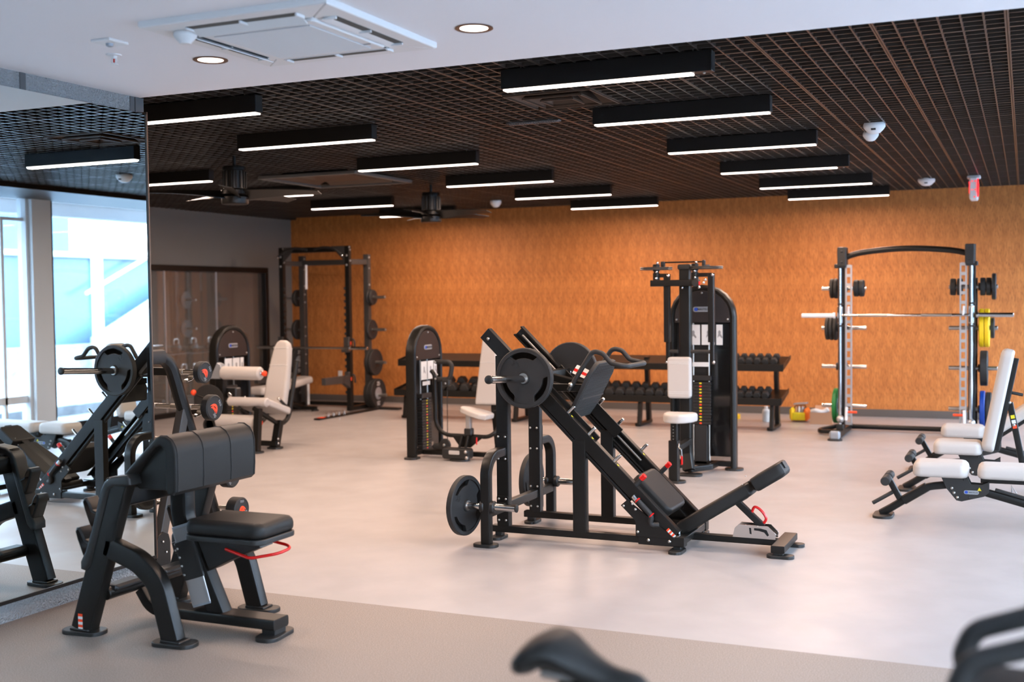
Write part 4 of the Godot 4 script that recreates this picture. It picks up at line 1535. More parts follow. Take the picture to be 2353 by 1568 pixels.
func build_pec_fly() -> void:
	thing("pec_fly_machine", "tall black fly machine with two hanging arms and white seat behind the leg press", "fly machine", v(-2.79, 0, -10.3))
	tower("weight_tower", v(-2.785, 0, -10.75), 0.0, 1.74, 0.42, 0.83)
	var b: Mb
	beam("column", fillet([v(-2.835, 1.88, -10.32), v(-2.835, 0.20, -10.32), v(-2.80, 0.05, -10.27)], 0.12), 0.10, 0.10, v(0, 0, 1), 0.014)
	floor_foot(v(-2.79, 0, -10.28), 0.22, 0.15)
	beam("base_rail", fillet([v(-2.80, 0.055, -10.28), v(-2.66, 0.055, -10.50), v(-2.66, 0.055, -10.75)], 0.1), 0.05, 0.05)
	bolts([v(-2.675, 0.06, -10.69)], Vector3.BACK, 0.02)
	beam("top_beam", [v(-3.13, 1.755, -10.22), v(-2.68, 1.755, -10.22)], 0.06, 0.058)
	b = mb()
	b.lathe(v(-2.70, 1.755, -10.185), Vector3.BACK, [[0.0, 0.0], [0.030, 0.0], [0.034, 0.01], [0.034, 0.03], [0.0, 0.032]], 18)
	part("beam_knob", b, M.plastic)
	block("red_pin", v(-2.665, 1.75, -10.16), v(0.016, 0.035, 0.012), 0.004, M.red)
	bolts([v(-2.85, 1.715, -10.26), v(-2.665, 1.715, -10.16), v(-2.625, 1.755, -10.16), v(-2.61, 1.78, -10.16)], Vector3.BACK, 0.013, null, M.chrome)
	block("column_cap", v(-2.835, 1.90, -10.32), v(0.12, 0.05, 0.12), 0.01)
	for k in 2:
		var x := -3.085 if k == 0 else -2.725
		b = mb()
		b.lathe(v(x, 1.785, -10.24), Vector3.UP, [[0.0, 0.0], [0.032, 0.0], [0.032, 0.062], [0.024, 0.066], [0.024, 0.078], [0.032, 0.082], [0.032, 0.14], [0.02, 0.145], [0.0, 0.145]], 18)
		var hinge := part("hinge", b, M.frame)
		bolts([v(x + 0.01, 1.80, -10.205), v(x + 0.01, 1.86, -10.205), v(x + 0.01, 1.94, -10.24)], Vector3.BACK, 0.012, hinge, M.chrome)
		var cx := -3.11 if k == 0 else -2.64
		b = mb()
		b.lathe(v(cx, 1.878, -10.32), Vector3.UP, [[0.0, 0.0], [0.145, 0.0], [0.15, 0.005], [0.145, 0.012], [0.15, 0.02], [0.145, 0.026], [0.03, 0.026], [0.03, 0.04], [0.0, 0.04]], 32)
		part("cam", b, M.frame_grey)
		var ax := -2.985 if k == 0 else -2.577
		beam("arm_bracket", [v(ax, 1.825, -10.24), v(x + (0.03 if k == 0 else 0.0), 1.825, -10.24)], 0.05, 0.035)
		var arm := beam("arm", [v(ax, 1.84, -10.24), v(ax, 1.22, -10.24)], 0.055, 0.058, v(0, 0, 1))
		bolts([v(ax + 0.02, 1.825, -10.205)], Vector3.BACK, 0.014, arm, M.chrome)
		beam("lower_arm", [v(ax + 0.005, 1.23, -10.24), v(ax + 0.005, 1.02, -10.24)], 0.036, 0.036, v(0, 0, 1))
		bolts([v(ax + 0.005 + (-0.005 if k == 0 else 0.02), 1.04, -10.22)], Vector3.BACK, 0.014, null, M.chrome)
		tubes("handle", [v(ax, 1.135, -10.24), v(ax + (0.10 if k == 0 else -0.19), 1.135, -10.24)], 0.017, M.rubber)
	tubes("tie_rod", [v(-3.04, 1.945, -10.30), v(-2.66, 1.945, -10.30)], 0.007, M.frame)
	block("rod_end", v(-3.04, 1.93, -10.30), v(0.04, 0.05, 0.03), 0.006)
	block("rod_end", v(-2.66, 1.92, -10.30), v(0.03, 0.08, 0.03), 0.006)
	var bx := plane(v(-2.872, 0.71, -10.27), Vector3.RIGHT, Vector3.UP)
	var back := cushion("back_pad", round_rect(-0.107, 0.0, 0.107, 0.375, 0.03), bx, 0.07, 0.016)
	for y: float in [0.045, 0.06, 0.33, 0.315]:
		b = mb()
		b.tube([bx * Vector3(-0.098, y, 0.0705), bx * Vector3(0.098, y, 0.0705)], 0.0015, 6)
		part("seam", b, M.paper, back)
	cushion("seat", PackedVector2Array([Vector2(-0.14, 0.02), Vector2(-0.10, -0.08), Vector2(-0.04, -0.125), Vector2(0.04, -0.125), Vector2(0.10, -0.08), Vector2(0.14, 0.02), Vector2(0.145, 0.12), Vector2(0.115, 0.15), Vector2(-0.115, 0.15), Vector2(-0.145, 0.12)]), plane(v(-2.79, 0.53, -9.88), Vector3.RIGHT, v(0, 0, -1)), 0.08, 0.026)
	var inner := beam("seat_tube", [v(-2.815, 0.36, -9.86), v(-2.815, 0.535, -9.86)], 0.052, 0.052, v(0, 0, 1), 0.006)
	for k in 5:
		b = mb()
		b.lathe(v(-2.82, 0.385 + k * 0.028, -9.834), Vector3.BACK, [[0.0, 0.0], [0.006, 0.0], [0.006, 0.001], [0.0, 0.001]], 8)
		part("pin_hole", b, M.steel, inner)
	beam("seat_post", [v(-2.82, 0.015, -9.86), v(-2.82, 0.372, -9.86)], 0.085, 0.085, v(0, 0, 1), 0.01)
	floor_foot(v(-2.81, 0, -9.86), 0.18, 0.15)
	beam("link", [v(-2.80, 0.30, -9.88), v(-2.80, 0.32, -10.30)], 0.06, 0.05)
	tubes("pull_rod", fillet([v(-2.77, 0.35, -9.84), v(-2.765, 0.31, -9.82), v(-2.745, 0.30, -9.82), v(-2.74, 0.24, -9.82)], 0.015, 3), 0.006, M.steel, 8)
	block("pull_grip", v(-2.74, 0.205, -9.82), v(0.016, 0.08, 0.014), 0.005, M.red)


func build_dumbbell_rack() -> void:
	thing("dumbbell_rack", "long low black two-tier dumbbell rack standing before the orange wall", "dumbbell rack", v(-5.3, 0, -14.15))
	var b: Mb
	for k in 4:
		var x: float = [-2.80, -4.45, -6.15, -7.80][k]
		beam("end_frame", [v(x, 0.02, -14.40), v(x, 0.86, -14.32)], 0.09, 0.055, v(1, 0, 0))
		beam("front_leg", [v(x + 0.02, 0.02, -13.93), v(x + 0.02, 0.33, -13.98)], 0.075, 0.05, v(1, 0, 0))
		beam("floor_bar", [v(x, 0.025, -14.44), v(x, 0.025, -13.92)], 0.07, 0.04)
	for tier in 2:
		var y0: float = [0.335, 0.735][tier]
		var z0: float = [-13.90, -14.02][tier]
		b = mb()
		b.bar([v(-7.93, y0 + 0.075, z0 - 0.24), v(-2.66, y0 + 0.075, z0 - 0.24)], 0.44, 0.02, 0.004, v(0, 0.97, 0.24))
		var tray := part("tray", b, M.frame)
		b = mb()
		b.bar([v(-7.93, y0 + 0.02, z0), v(-2.66, y0 + 0.02, z0)], 0.025, 0.085, 0.004)
		part("front_lip", b, M.frame, tray)
		for x: float in [-2.66, -7.93]:
			b = mb()
			b.poly(PackedVector2Array([Vector2(0, -0.01), Vector2(0.48, 0.10), Vector2(0.48, 0.15), Vector2(0.0, 0.07)]), -0.006, 0.006, plane(v(x, y0, z0), v(0, 0, -1), Vector3.UP), 0.002)
			part("end_lip", b, M.frame, tray)
	# one hex dumbbell, then copies of growing size
	var d := thing("hex_dumbbell", "smallest black hex dumbbell at the right end of the rack's lower tier", "dumbbell", v(-2.87, 0.44, -14.09), "dumbbells on the rack", true)
	var hx := PackedVector2Array()
	for k in 6: hx.append(Vector2(cos(TAU * k / 6.0), sin(TAU * k / 6.0)) * 0.058)
	for z: float in [-0.155, 0.065]:
		b = mb()
		b.poly(hx, z, z + 0.09, Transform3D(), 0.010)
		part("head", b, M.rubber)
	b = mb()
	b.lathe(v(0, 0, -0.07), Vector3.BACK, [[0.0, 0.0], [0.0135, 0.0], [0.0165, 0.07], [0.0135, 0.14], [0.0, 0.14]], 14)
	part("handle", b, M.chrome)
	d.rotation.x = 0.245
	d.scale = Vector3.ONE * 0.82
	var x := -2.87
	var n := 0
	while x > -7.75:
		var step := 0.097 + (-2.87 - x) * 0.021
		x -= step
		n += 1
		if x < -7.8: break
		var c := copy(d, v(x, 0.426 + step * 0.46 * 0.5, -14.09), "black hex dumbbell on the rack's lower tier, %d from its right end" % (n + 1))
		c.rotation.x = 0.245
		c.scale = Vector3.ONE * minf(step / 0.118, 1.25)
	d.position.y = 0.426 + 0.025
	d.set_meta("label", "smallest black hex dumbbell, first at the right end of the rack's lower tier")
	for k in 8:
		var c := copy(d, v(-2.79 - 0.099 * k, 0.85, -14.20), "small black hex dumbbell on the rack's upper tier, %d from its right end" % (k + 1))
		c.rotation.x = 0.245
		c.scale = Vector3.ONE * 0.80
		c.set_meta("group", "dumbbells on the upper tier")


func bumper(root: Node3D, r: float, thick: float, m: Material, mark: String, hub: Material) -> void:  # a solid round plate about local x, marks on its +x face
	cur = root
	O = Vector3.ZERO
	var h := thick / 2
	var b := mb()
	b.lathe(Vector3.ZERO, Vector3.RIGHT, [[0.028, -h * 0.7], [r * 0.5, -h * 0.7], [r * 0.8, -h * 0.75], [r * 0.86, -h], [r - 0.008, -h], [r, -h + 0.008], [r, h - 0.008], [r - 0.008, h], [r * 0.86, h], [r * 0.8, h * 0.75], [r * 0.5, h * 0.7], [0.028, h * 0.7], [0.028, -h * 0.7]], 36)
	part("disc", b, m)
	b = mb()
	b.lathe(Vector3.ZERO, Vector3.RIGHT, [[0.027, h * 0.55], [r * 0.42, h * 0.55], [r * 0.42, h * 0.78], [r * 0.36, h * 0.86], [0.027, h * 0.86]], 28)
	part("hub", b, hub)
	if mark != "":
		for s: float in [1.0, -1.0]:
			text("numerals", mark, r * 0.26, Transform3D(plane(Vector3.ZERO, v(0, s, 0).cross(Vector3.RIGHT), v(0, s, 0)).basis, v(h * 0.76, s * r * 0.66, 0)), M.paper, cur)


func peg_plates(list: Array) -> void:  # [label, position, radius, thickness, material, mark, hub]
	for q in list:
		var n := thing("weight_plate", q[0], "weight plate", q[1])
		bumper(n, q[2], q[3], q[4], q[5], q[6])


func build_power_rack() -> void:
	thing("power_rack", "tall grey and black power rack with pull-up bar in the far left corner", "power rack", v(-9.6, 0, -14.8))
	var b: Mb
	for sg: float in [1.0, -1.0]:
		var x := -9.615 + sg * 0.575
		var fu := beam("front_upright", [v(x, 0.02, -14.55), v(x, 2.42, -14.55)], 0.07, 0.075, v(1, 0, 0), 0.006)
		bolts([v(x, 2.14, -14.513), v(x, 2.28, -14.513), v(x + 0.036, 2.20, -14.55), v(x + 0.036, 2.36, -14.55), v(x + 0.036, 2.40, -14.53)], Vector3.BACK, 0.016, fu)
		for k in 17:
			if k == 8 or k == 9: continue
			b = mb()
			b.box(v(x - sg * 0.045, 1.80 - k * 0.095, -14.535), v(0.03, 0.045, 0.05), 0.006)
			part("bar_tooth", b, M.plastic, fu)
		var ru := beam("rear_upright", [v(x, 0.02, -15.08), v(x, 2.31, -15.08)], 0.08, 0.09, v(1, 0, 0), 0.008, M.frame_grey)
		var bl := []
		for y: float in [2.26, 2.10, 1.85, 1.72, 1.60, 1.22, 1.08, 0.80, 0.66]: bl.append(v(x + 0.047, y, -15.06))
		bolts(bl, Vector3.RIGHT, 0.014, ru)
		beam("side_beam", [v(x, 2.19, -14.55), v(x, 2.19, -15.08)], 0.06, 0.075, Vector3.UP, 0.006, M.frame_grey)
		beam("floor_runner", [v(x, 0.04, -14.50), v(x, 0.04, -15.15)], 0.07, 0.06)
		# corner plate of the top beam
		b = mb()
		b.poly(PackedVector2Array([Vector2(0, 2.42), Vector2(-sg * 0.26, 2.42), Vector2(-sg * 0.20, 2.35), Vector2(0, 2.15)]), -0.006, 0.006, plane(v(x, 0, -14.525), Vector3.RIGHT, Vector3.UP), 0.001)
		part("corner_plate", b, M.frame_grey)
		# pull-up grip bending out and down
		tubes("pull_up_grip", curve([v(-9.615 + sg * 0.06, 2.37, -14.45), v(-9.615 + sg * 0.22, 2.40, -14.42), v(-9.615 + sg * 0.40, 2.38, -14.42), v(-9.615 + sg * 0.55, 2.28, -14.42)], 5), 0.018, M.rubber)
		b = mb()
		b.ball(v(-9.615 + sg * 0.556, 2.276, -14.42), 0.021)
		part("grip_end", b, M.chrome)
		# bar holder and safety arm with their red-tagged levers
		b = mb()
		b.poly(PackedVector2Array([Vector2(0.0, 0.87), Vector2(0.10, 0.87), Vector2(0.115, 0.90), Vector2(0.10, 0.915), Vector2(0.045, 0.905), Vector2(0.035, 1.09), Vector2(0.0, 1.09)]), -0.045, 0.045, plane(v(x, 0, -14.50), Vector3.BACK, Vector3.UP), 0.008)
		part("bar_holder", b, M.frame_grey)
		b = mb()
		b.poly(PackedVector2Array([Vector2(0.0, 0.34), Vector2(0.16, 0.42), Vector2(0.66, 0.43), Vector2(0.66, 0.53), Vector2(0.05, 0.53), Vector2(0.05, 0.58), Vector2(0.0, 0.58)]), -0.035, 0.035, plane(v(x, 0, -14.51), Vector3.BACK, Vector3.UP), 0.006)
		part("safety_arm", b, M.frame_grey)
		for y: float in [1.0, 0.48]:
			tubes("lever", curve([v(x + 0.05, y + 0.06, -14.53), v(x + 0.085, y + 0.05, -14.53), v(x + 0.10, y, -14.53), v(x + 0.10, y - 0.06, -14.53)], 4), 0.014, M.rubber, 8)
			block("lever_tag", v(x + 0.055, y, -14.50), v(0.016, 0.05, 0.012), 0.004, M.orange)
		# storage pegs
		for y: float in [1.664, 1.18, 0.69, 0.20]:
			tubes("storage_peg", [v(x + sg * 0.03, y, -15.08), v(x + sg * 0.31, y, -15.08)], 0.0235, M.steel, 14)
	beam("top_beam", [v(-10.19, 2.375, -14.55), v(-9.04, 2.375, -14.55)], 0.06, 0.08, Vector3.UP, 0.006)
	beam("rear_beam", [v(-10.19, 2.20, -15.06), v(-9.04, 2.20, -15.06)], 0.06, 0.08, Vector3.UP, 0.006, M.frame_grey)
	bolts([v(-9.80, 2.385, -14.515), v(-9.765, 2.38, -14.515)], Vector3.BACK, 0.014)
	beam("rear_floor_beam", [v(-10.19, 0.05, -15.10), v(-9.04, 0.05, -15.10)], 0.06, 0.06)
	# hanging band post at the left rear
	tubes("white_tube", [v(-10.07, 2.17, -15.0), v(-10.07, 1.80, -15.0)], 0.019, M.white)
	tubes("cord", [v(-10.07, 1.80, -15.0), v(-10.07, 0.44, -15.0)], 0.012, M.rubber)
	tubes("chrome_tube", [v(-10.07, 0.44, -15.0), v(-10.07, 0.03, -15.0)], 0.02, M.white)
	# floor runner with band studs in front of the right upright
	beam("band_runner", [v(-8.80, 0.015, -14.95), v(-8.80, 0.015, -13.30)], 0.10, 0.022)
	for k in 4:
		b = mb()
		b.lathe(v(-8.80, 0.026, -13.58 - 0.14 * k), Vector3.UP, [[0.0, 0.0], [0.022, 0.0], [0.022, 0.03], [0.028, 0.034], [0.028, 0.045], [0.0, 0.05]], 14)
		part("band_stud", b, M.chrome)
	block("warning_label", v(-8.80, 0.0275, -13.42), v(0.085, 0.004, 0.10), 0.001, M.orange)
	block("end_foot", v(-8.60, 0.02, -14.95), v(0.34, 0.03, 0.14), 0.01)
	# what it carries
	var bar := thing("olympic_barbell", "bare chrome barbell lying across the power rack's front holders", "barbell", v(-9.615, 0.932, -14.42), "", true)
	b = mb()
	b.tube([v(-0.66, 0, 0), v(0.66, 0, 0)], 0.0145, 14)
	part("shaft", b, M.steel)
	for sg: float in [1.0, -1.0]:
		b = mb()
		b.lathe(v(sg * 0.655, 0, 0), v(sg, 0, 0), [[0.0, 0.0], [0.036, 0.0], [0.036, 0.02], [0.025, 0.022], [0.025, 0.30], [0.022, 0.303], [0.0, 0.303]], 18)
		part("sleeve", b, M.chrome)
	bar.rotation.y = 0.0
	peg_plates([
		["small black plate on the power rack's top right peg", v(-8.985, 1.664, -15.08), 0.125, 0.035, M.rubber, "", M.cast],
		["second small black plate on the power rack's top right peg, outermost", v(-8.945, 1.664, -15.08), 0.115, 0.035, M.rubber, "", M.cast],
		["black plate on the power rack's second right peg", v(-8.975, 1.18, -15.08), 0.15, 0.05, M.rubber, "", M.cast],
		["large black plate against the post on the power rack's third right peg", v(-8.98, 0.69, -15.08), 0.20, 0.05, M.rubber, "", M.cast],
		["large black plate outermost on the power rack's third right peg", v(-8.925, 0.69, -15.08), 0.20, 0.05, M.rubber, "", M.cast],
		["thick black bumper plate against the post low on the power rack", v(-8.975, 0.225, -15.08), 0.221, 0.075, M.rubber, "", M.cast],
		["black bumper plate with grey hub and white 25, low on the power rack", v(-8.90, 0.225, -15.08), 0.222, 0.07, M.rubber, "25", M.badge],
		["small black plate on the power rack's top left peg", v(-10.29, 1.664, -15.08), 0.13, 0.05, M.rubber, "", M.cast],
		["black plate on the power rack's second left peg", v(-10.29, 1.18, -15.08), 0.155, 0.05, M.rubber, "", M.cast],
		["black bumper plate with grey hub on the power rack's third left peg", v(-10.30, 0.69, -15.08), 0.215, 0.07, M.rubber, "35", M.badge],
		["black bumper plate low on the power rack's left peg", v(-10.30, 0.225, -15.08), 0.221, 0.07, M.rubber, "", M.cast]])


func build_smith_machine() -> void:
	thing("smith_machine", "black smith machine with arched top bar and pale slotted guides, right side", "smith machine", v(-1.25, 0, -13.8))
	var b: Mb
	for sg: float in [1.0, -1.0]:
		var x := -1.245 + sg * 0.70
		beam("upright", [v(x, 0.05, -13.80), v(x, 2.17, -13.80)], 0.085, 0.075, v(1, 0, 0), 0.008)
		tubes("guide_rod", [v(x - 0.005, 0.10, -13.70), v(x - 0.005, 1.95, -13.70)], 0.019, M.chrome, 16)
		var bk := block("top_bracket", v(x - 0.02 * sg, 2.06, -13.74), v(0.10, 0.22, 0.17), 0.008)
		bolts([v(x - 0.02 * sg, 2.12, -13.653), v(x - 0.02 * sg, 2.0, -13.653)], Vector3.BACK, 0.012, bk, M.cast)
		block("rod_collar", v(x, 1.955, -13.70), v(0.13, 0.05, 0.07), 0.01)
		block("rod_foot", v(x, 0.09, -13.70), v(0.085, 0.10, 0.09), 0.01)
		for y: float in [1.43, 1.18]: block("rod_clip", v(x, y + 0.09, -13.70), v(0.06, 0.02, 0.06), 0.006)
		# pale slotted strip: two edges joined by webs
		var gx := x - sg * 0.088
		b = mb()
		for e: float in [-0.029, 0.029]: b.box(v(gx + e, 1.05, -13.72), v(0.018, 1.83, 0.02), 0.002)
		for k in 18: b.box(v(gx, 0.15 + 0.106 * k, -13.72), v(0.045, 0.034, 0.018), 0.0)
		part("slotted_guide", b, M.alu)
		b = mb()
		b.lathe(v(x - 0.005, 1.30, -13.70), Vector3.UP, [[0.0, 0.0], [0.028, 0.0], [0.032, 0.008], [0.032, 0.18], [0.028, 0.19], [0.0, 0.19]], 18)
		part("carriage", b, M.chrome)
		beam("catch_hook", [v(gx, 1.39, -13.68), v(gx + 0.01, 1.49, -13.66)], 0.022, 0.03, v(0, 0, 1), 0.006, M.white)
		beam("catch_lever", [v(gx + 0.02 * sg, 0.19, -13.66), v(gx + 0.015 * sg, 0.34, -13.66)], 0.03, 0.03, v(0, 0, 1), 0.006, M.white)
		tubes("red_handle", [v(gx - sg * 0.00, 0.285, -13.66), v(gx - sg * 0.10, 0.285, -13.66)], 0.014, M.orange)
		b = mb()
		b.ball(v(x, 0.20, -13.68), 0.045)
		part("rod_stop", b, M.alu)
		beam("floor_rail", [v(x, 0.05, -13.28), v(x, 0.05, -14.40)], 0.09, 0.075)
		block("rail_cap", v(x, 0.06, -13.26), v(0.12, 0.10, 0.05), 0.02, M.badge)
		floor_foot(v(x, 0, -13.27), 0.16, 0.12)
		b = mb()
		var lp := [v(x - 0.02, 0.05, -13.70), v(x - 0.24, 0.04, -13.78), v(x - 0.27, 0.04, -13.90), v(x - 0.05, 0.09, -14.0)]
		if sg < 0:
			b.bar(fillet(lp, 0.08), 0.05, 0.05, 0.015)
			part("step_loop", b, M.frame)
		# storage pegs on the post behind, both ways
		beam("rear_upright", [v(x + sg * 0.02, 0.05, -14.02), v(x + sg * 0.02, 1.80, -14.02)], 0.07, 0.06, v(1, 0, 0), 0.006)
		for y: float in [1.70, 1.24, 0.79, 0.33]:
			tubes("storage_peg", [v(x - 0.25, y, -13.95), v(x + 0.26, y, -13.95)], 0.0235, M.chrome if sg < 0 else M.steel, 14)
			b = mb()
			for e: float in [-0.05, 0.05]: b.lathe(v(x + sg * 0.02 + e, y, -13.95), Vector3.RIGHT, [[0.0, -0.012], [0.045, -0.012], [0.045, 0.012], [0.0, 0.012]], 16)
			tag(part("peg_collar", b, M.plastic), "", "", "", "stuff")
	tubes("arch_bar", curve([v(-1.93, 2.04, -13.78), v(-1.72, 2.105, -13.78), v(-1.25, 2.14, -13.78), v(-0.78, 2.11, -13.78), v(-0.56, 2.06, -13.78)], 6), 0.034, M.frame, 14)
	tubes("rear_floor_bar", [v(-1.95, 0.045, -14.35), v(-0.54, 0.045, -14.35)], 0.03)
	var sb := thing("smith_bar", "chrome bar resting across the smith machine's guides", "barbell", v(-1.25, 1.39, -13.68), "", true)
	b = mb()
	b.tube([v(-0.68, 0, 0), v(0.68, 0, 0)], 0.0155, 14)
	part("shaft", b, M.chrome)
	b = mb()
	for e: float in [-0.34, 0.34]: b.tube([v(e - 0.16, 0, 0), v(e + 0.16, 0, 0)], 0.017, 14)
	tag(part("knurling", b, M.steel), "", "", "", "stuff")
	for sg: float in [1.0, -1.0]:
		b = mb()
		b.lathe(v(sg * 0.77, 0, 0), v(sg, 0, 0), [[0.0, -0.02], [0.034, -0.02], [0.034, 0.004], [0.025, 0.008], [0.025, 0.355], [0.02, 0.36], [0.0, 0.36]], 18)
		part("sleeve", b, M.chrome if sg > 0 else M.white)
	sb.rotation.y = 0.0
	var L := "smith machine's left post"
	var R := "smith machine's right post"
	peg_plates([
		["small black plate nearest the post, top outer peg, " + L, v(-2.03, 1.70, -13.95), 0.118, 0.04, M.rubber, "", M.cast],
		["small black plate, outermost on top outer peg, " + L, v(-2.075, 1.70, -13.95), 0.115, 0.04, M.rubber, "", M.cast],
		["small black plate, nearer on top inner peg, " + L, v(-1.80, 1.70, -13.95), 0.098, 0.055, M.rubber, "", M.cast],
		["small black plate, outermost on top inner peg, " + L, v(-1.74, 1.70, -13.95), 0.098, 0.055, M.rubber, "", M.cast],
		["black plate nearest the post, second outer peg, " + L, v(-2.035, 1.235, -13.95), 0.14, 0.04, M.rubber, "", M.cast],
		["middle black plate of three, second outer peg, " + L, v(-2.08, 1.235, -13.95), 0.14, 0.04, M.rubber, "", M.cast],
		["outermost black plate of three, second outer peg, " + L, v(-2.125, 1.235, -13.95), 0.135, 0.04, M.rubber, "", M.cast],
		["green bumper plate low on the " + L, v(-2.03, 0.33, -13.95), 0.205, 0.05, M.green, "", M.badge],
		["small black plate, nearer on top inner peg, " + R, v(-0.68, 1.70, -13.95), 0.095, 0.06, M.rubber, "", M.cast],
		["small black plate, further on top inner peg, " + R, v(-0.75, 1.70, -13.95), 0.095, 0.06, M.rubber, "", M.cast],
		["small black plate, nearest on top outer peg, " + R, v(-0.44, 1.70, -13.95), 0.10, 0.055, M.rubber, "", M.cast],
		["second small black plate along top outer peg, " + R, v(-0.38, 1.70, -13.95), 0.10, 0.055, M.rubber, "", M.cast],
		["large black plate ending the top outer peg, " + R, v(-0.325, 1.70, -13.95), 0.147, 0.045, M.rubber, "", M.cast],
		["yellow bumper plate against the " + R, v(-0.45, 1.24, -13.95), 0.215, 0.05, M.yellow, "", M.badge],
		["second yellow bumper plate outside the first on the " + R, v(-0.395, 1.24, -13.95), 0.215, 0.05, M.yellow, "", M.badge],
		["small black plate outside the two yellow plates on the " + R, v(-0.34, 1.24, -13.95), 0.115, 0.045, M.rubber, "", M.cast],
		["large black plate alone on the third peg of the " + R, v(-0.425, 0.79, -13.95), 0.198, 0.08, M.rubber, "", M.cast],
		["blue bumper plate low on the " + R, v(-0.44, 0.33, -13.95), 0.208, 0.055, M.blue, "", M.badge],
		["black bumper plate with white 15 outside the blue plate on the " + R, v(-0.375, 0.33, -13.95), 0.195, 0.06, M.rubber, "15", M.badge]])


func bench(label: String, at: Vector3, yaw: float, back_tilt: float, group := "white adjustable benches") -> void:  # along local x from its foot roller to its rear crossbar
	var t := thing("weight_bench", label, "weight bench", at, group, true)
	t.rotation.y = yaw
	var b: Mb
	beam("front_tube", fillet([v(-0.02, 0.02, -0.13), v(0.06, 0.07, -0.13), v(0.30, 0.235, -0.13), v(0.50, 0.265, -0.13)], 0.22), 0.06, 0.055, Vector3.UP, 0.02)
	b = mb()
	b.bar([v(0.14, 0.125, -0.13), v(0.305, 0.235, -0.13)], 0.07, 0.066, 0.02)
	part("tube_sleeve", b, M.frame)
	b = mb()
	foot_pad(b, v(0.0, 0, -0.13), 0.14, 0.26)
	part("front_foot", b, M.plastic)
	beam("roller_post", [v(0.125, 0.12, -0.13), v(0.035, 0.285, -0.13)], 0.035, 0.045, v(1, 0, 0))
	b = mb()
	b.lathe(v(0.03, 0.285, -0.31), Vector3.BACK, [[0.0, 0.0], [0.028, 0.0], [0.033, 0.006], [0.033, 0.155], [0.022, 0.158], [0.022, 0.202], [0.033, 0.205], [0.033, 0.354], [0.028, 0.36], [0.0, 0.36]], 18)
	part("foot_roller", b, M.rubber)
	tubes("foot_peg", [v(0.07, 0.185, -0.13), v(-0.075, 0.095, -0.11)], 0.0145, M.rubber)
	for sg: float in [1.0, -1.0]:
		b = mb()
		b.poly(PackedVector2Array([Vector2(0.40, 0.325), Vector2(0.44, 0.235), Vector2(0.505, 0.155), Vector2(0.54, 0.149), Vector2(0.69, 0.192), Vector2(0.721, 0.224), Vector2(0.721, 0.30), Vector2(0.675, 0.273), Vector2(0.60, 0.276), Vector2(0.578, 0.325)]), -0.005, 0.005, plane(v(0, 0, -0.13 + sg * 0.05), Vector3.RIGHT, Vector3.UP), 0.001)
		var pl := part("side_plate", b, M.plastic)
		var z := -0.13 + sg * 0.0555
		var ax := v(0, 0, sg)
		bolts([v(0.475, 0.242, z), v(0.49, 0.21, z), v(0.512, 0.178, z)], ax, 0.010, pl)
		bolts([v(0.59, 0.178, z), v(0.555, 0.305, z)], ax, 0.007, pl, M.cast)
		if sg > 0:
			b = mb()
			b.poly(round_rect(0.555, 0.204, 0.655, 0.232, 0.013), 0, 0.002, plane(v(0, 0, z - 0.0005), Vector3.RIGHT, Vector3.UP), 0.0005)
			part("badge", b, M.badge, pl)
			b = mb()
			b.poly(round_rect(0.560, 0.208, 0.582, 0.228, 0.009), 0.002, 0.003, plane(v(0, 0, z - 0.0005), Vector3.RIGHT, Vector3.UP))
			part("blue_mark", b, M.badge_blue, pl)
			text("lettering", "NAUTILUS", 0.009, plane(v(0.618, 0.2175, z + 0.0025), Vector3.RIGHT, Vector3.UP), M.ink, pl)
			b = mb()
			b.poly(PackedVector2Array([Vector2(0.645, 0.232), Vector2(0.672, 0.232), Vector2(0.658, 0.256)]), 0, 0.001, plane(v(0, 0, z - 0.0004), Vector3.RIGHT, Vector3.UP))
			part("warning_mark", b, M.yellow_mark, pl)
	cushion("seat", round_rect(-0.135, 0.0, 0.135, 0.375, 0.06), plane(v(0.212, 0.322, -0.13), v(0, 0, 1), v(1, 0.0, 0)), 0.11, 0.045)
	var dr := v(cos(back_tilt), sin(back_tilt), 0)
	var nr := v(-sin(back_tilt), cos(back_tilt), 0)
	var hb := v(0.645, 0.35, -0.13)
	beam("back_frame", [hb - nr * 0.045 + dr * 0.02, hb - nr * 0.045 + dr * 0.78], 0.06, 0.04, nr)
	cushion("backrest", round_rect(-0.135, 0.0, 0.135, 0.84, 0.06), plane(hb - nr * 0.025, v(0, 0, 1), dr), 0.10, 0.042)
	beam("rear_tube", [v(0.66, 0.225, -0.13), v(1.34, 0.05, -0.13)], 0.06, 0.055, Vector3.UP, 0.016)
	b = mb()
	b.bar([v(0.76, 0.238, -0.13), v(1.10, 0.15, -0.13)], 0.045, 0.02, 0.004)
	var rk := part("ladder", b, M.plastic)
	tubes("spring_clip", [v(0.87, 0.225, -0.13), v(0.865, 0.275, -0.13), v(0.90, 0.218, -0.13)], 0.004, M.steel, 6)
	beam("rear_crossbar", [v(1.34, 0.04, -0.38), v(1.34, 0.04, 0.12)], 0.07, 0.055)
	for z: float in [-0.36, 0.10]:
		b = mb()
		foot_pad(b, v(1.34, 0, z), 0.12, 0.09)
		part("rear_foot", b, M.plastic)
	var top := hb + dr * 0.42 - nr * 0.065
	var foot := v(0.98, 0.16, -0.13)
	if back_tilt > 0.9: foot = v(0.90, 0.18, -0.13)
	beam("strut", [top, foot], 0.05, 0.035, v(0, 0, 1))
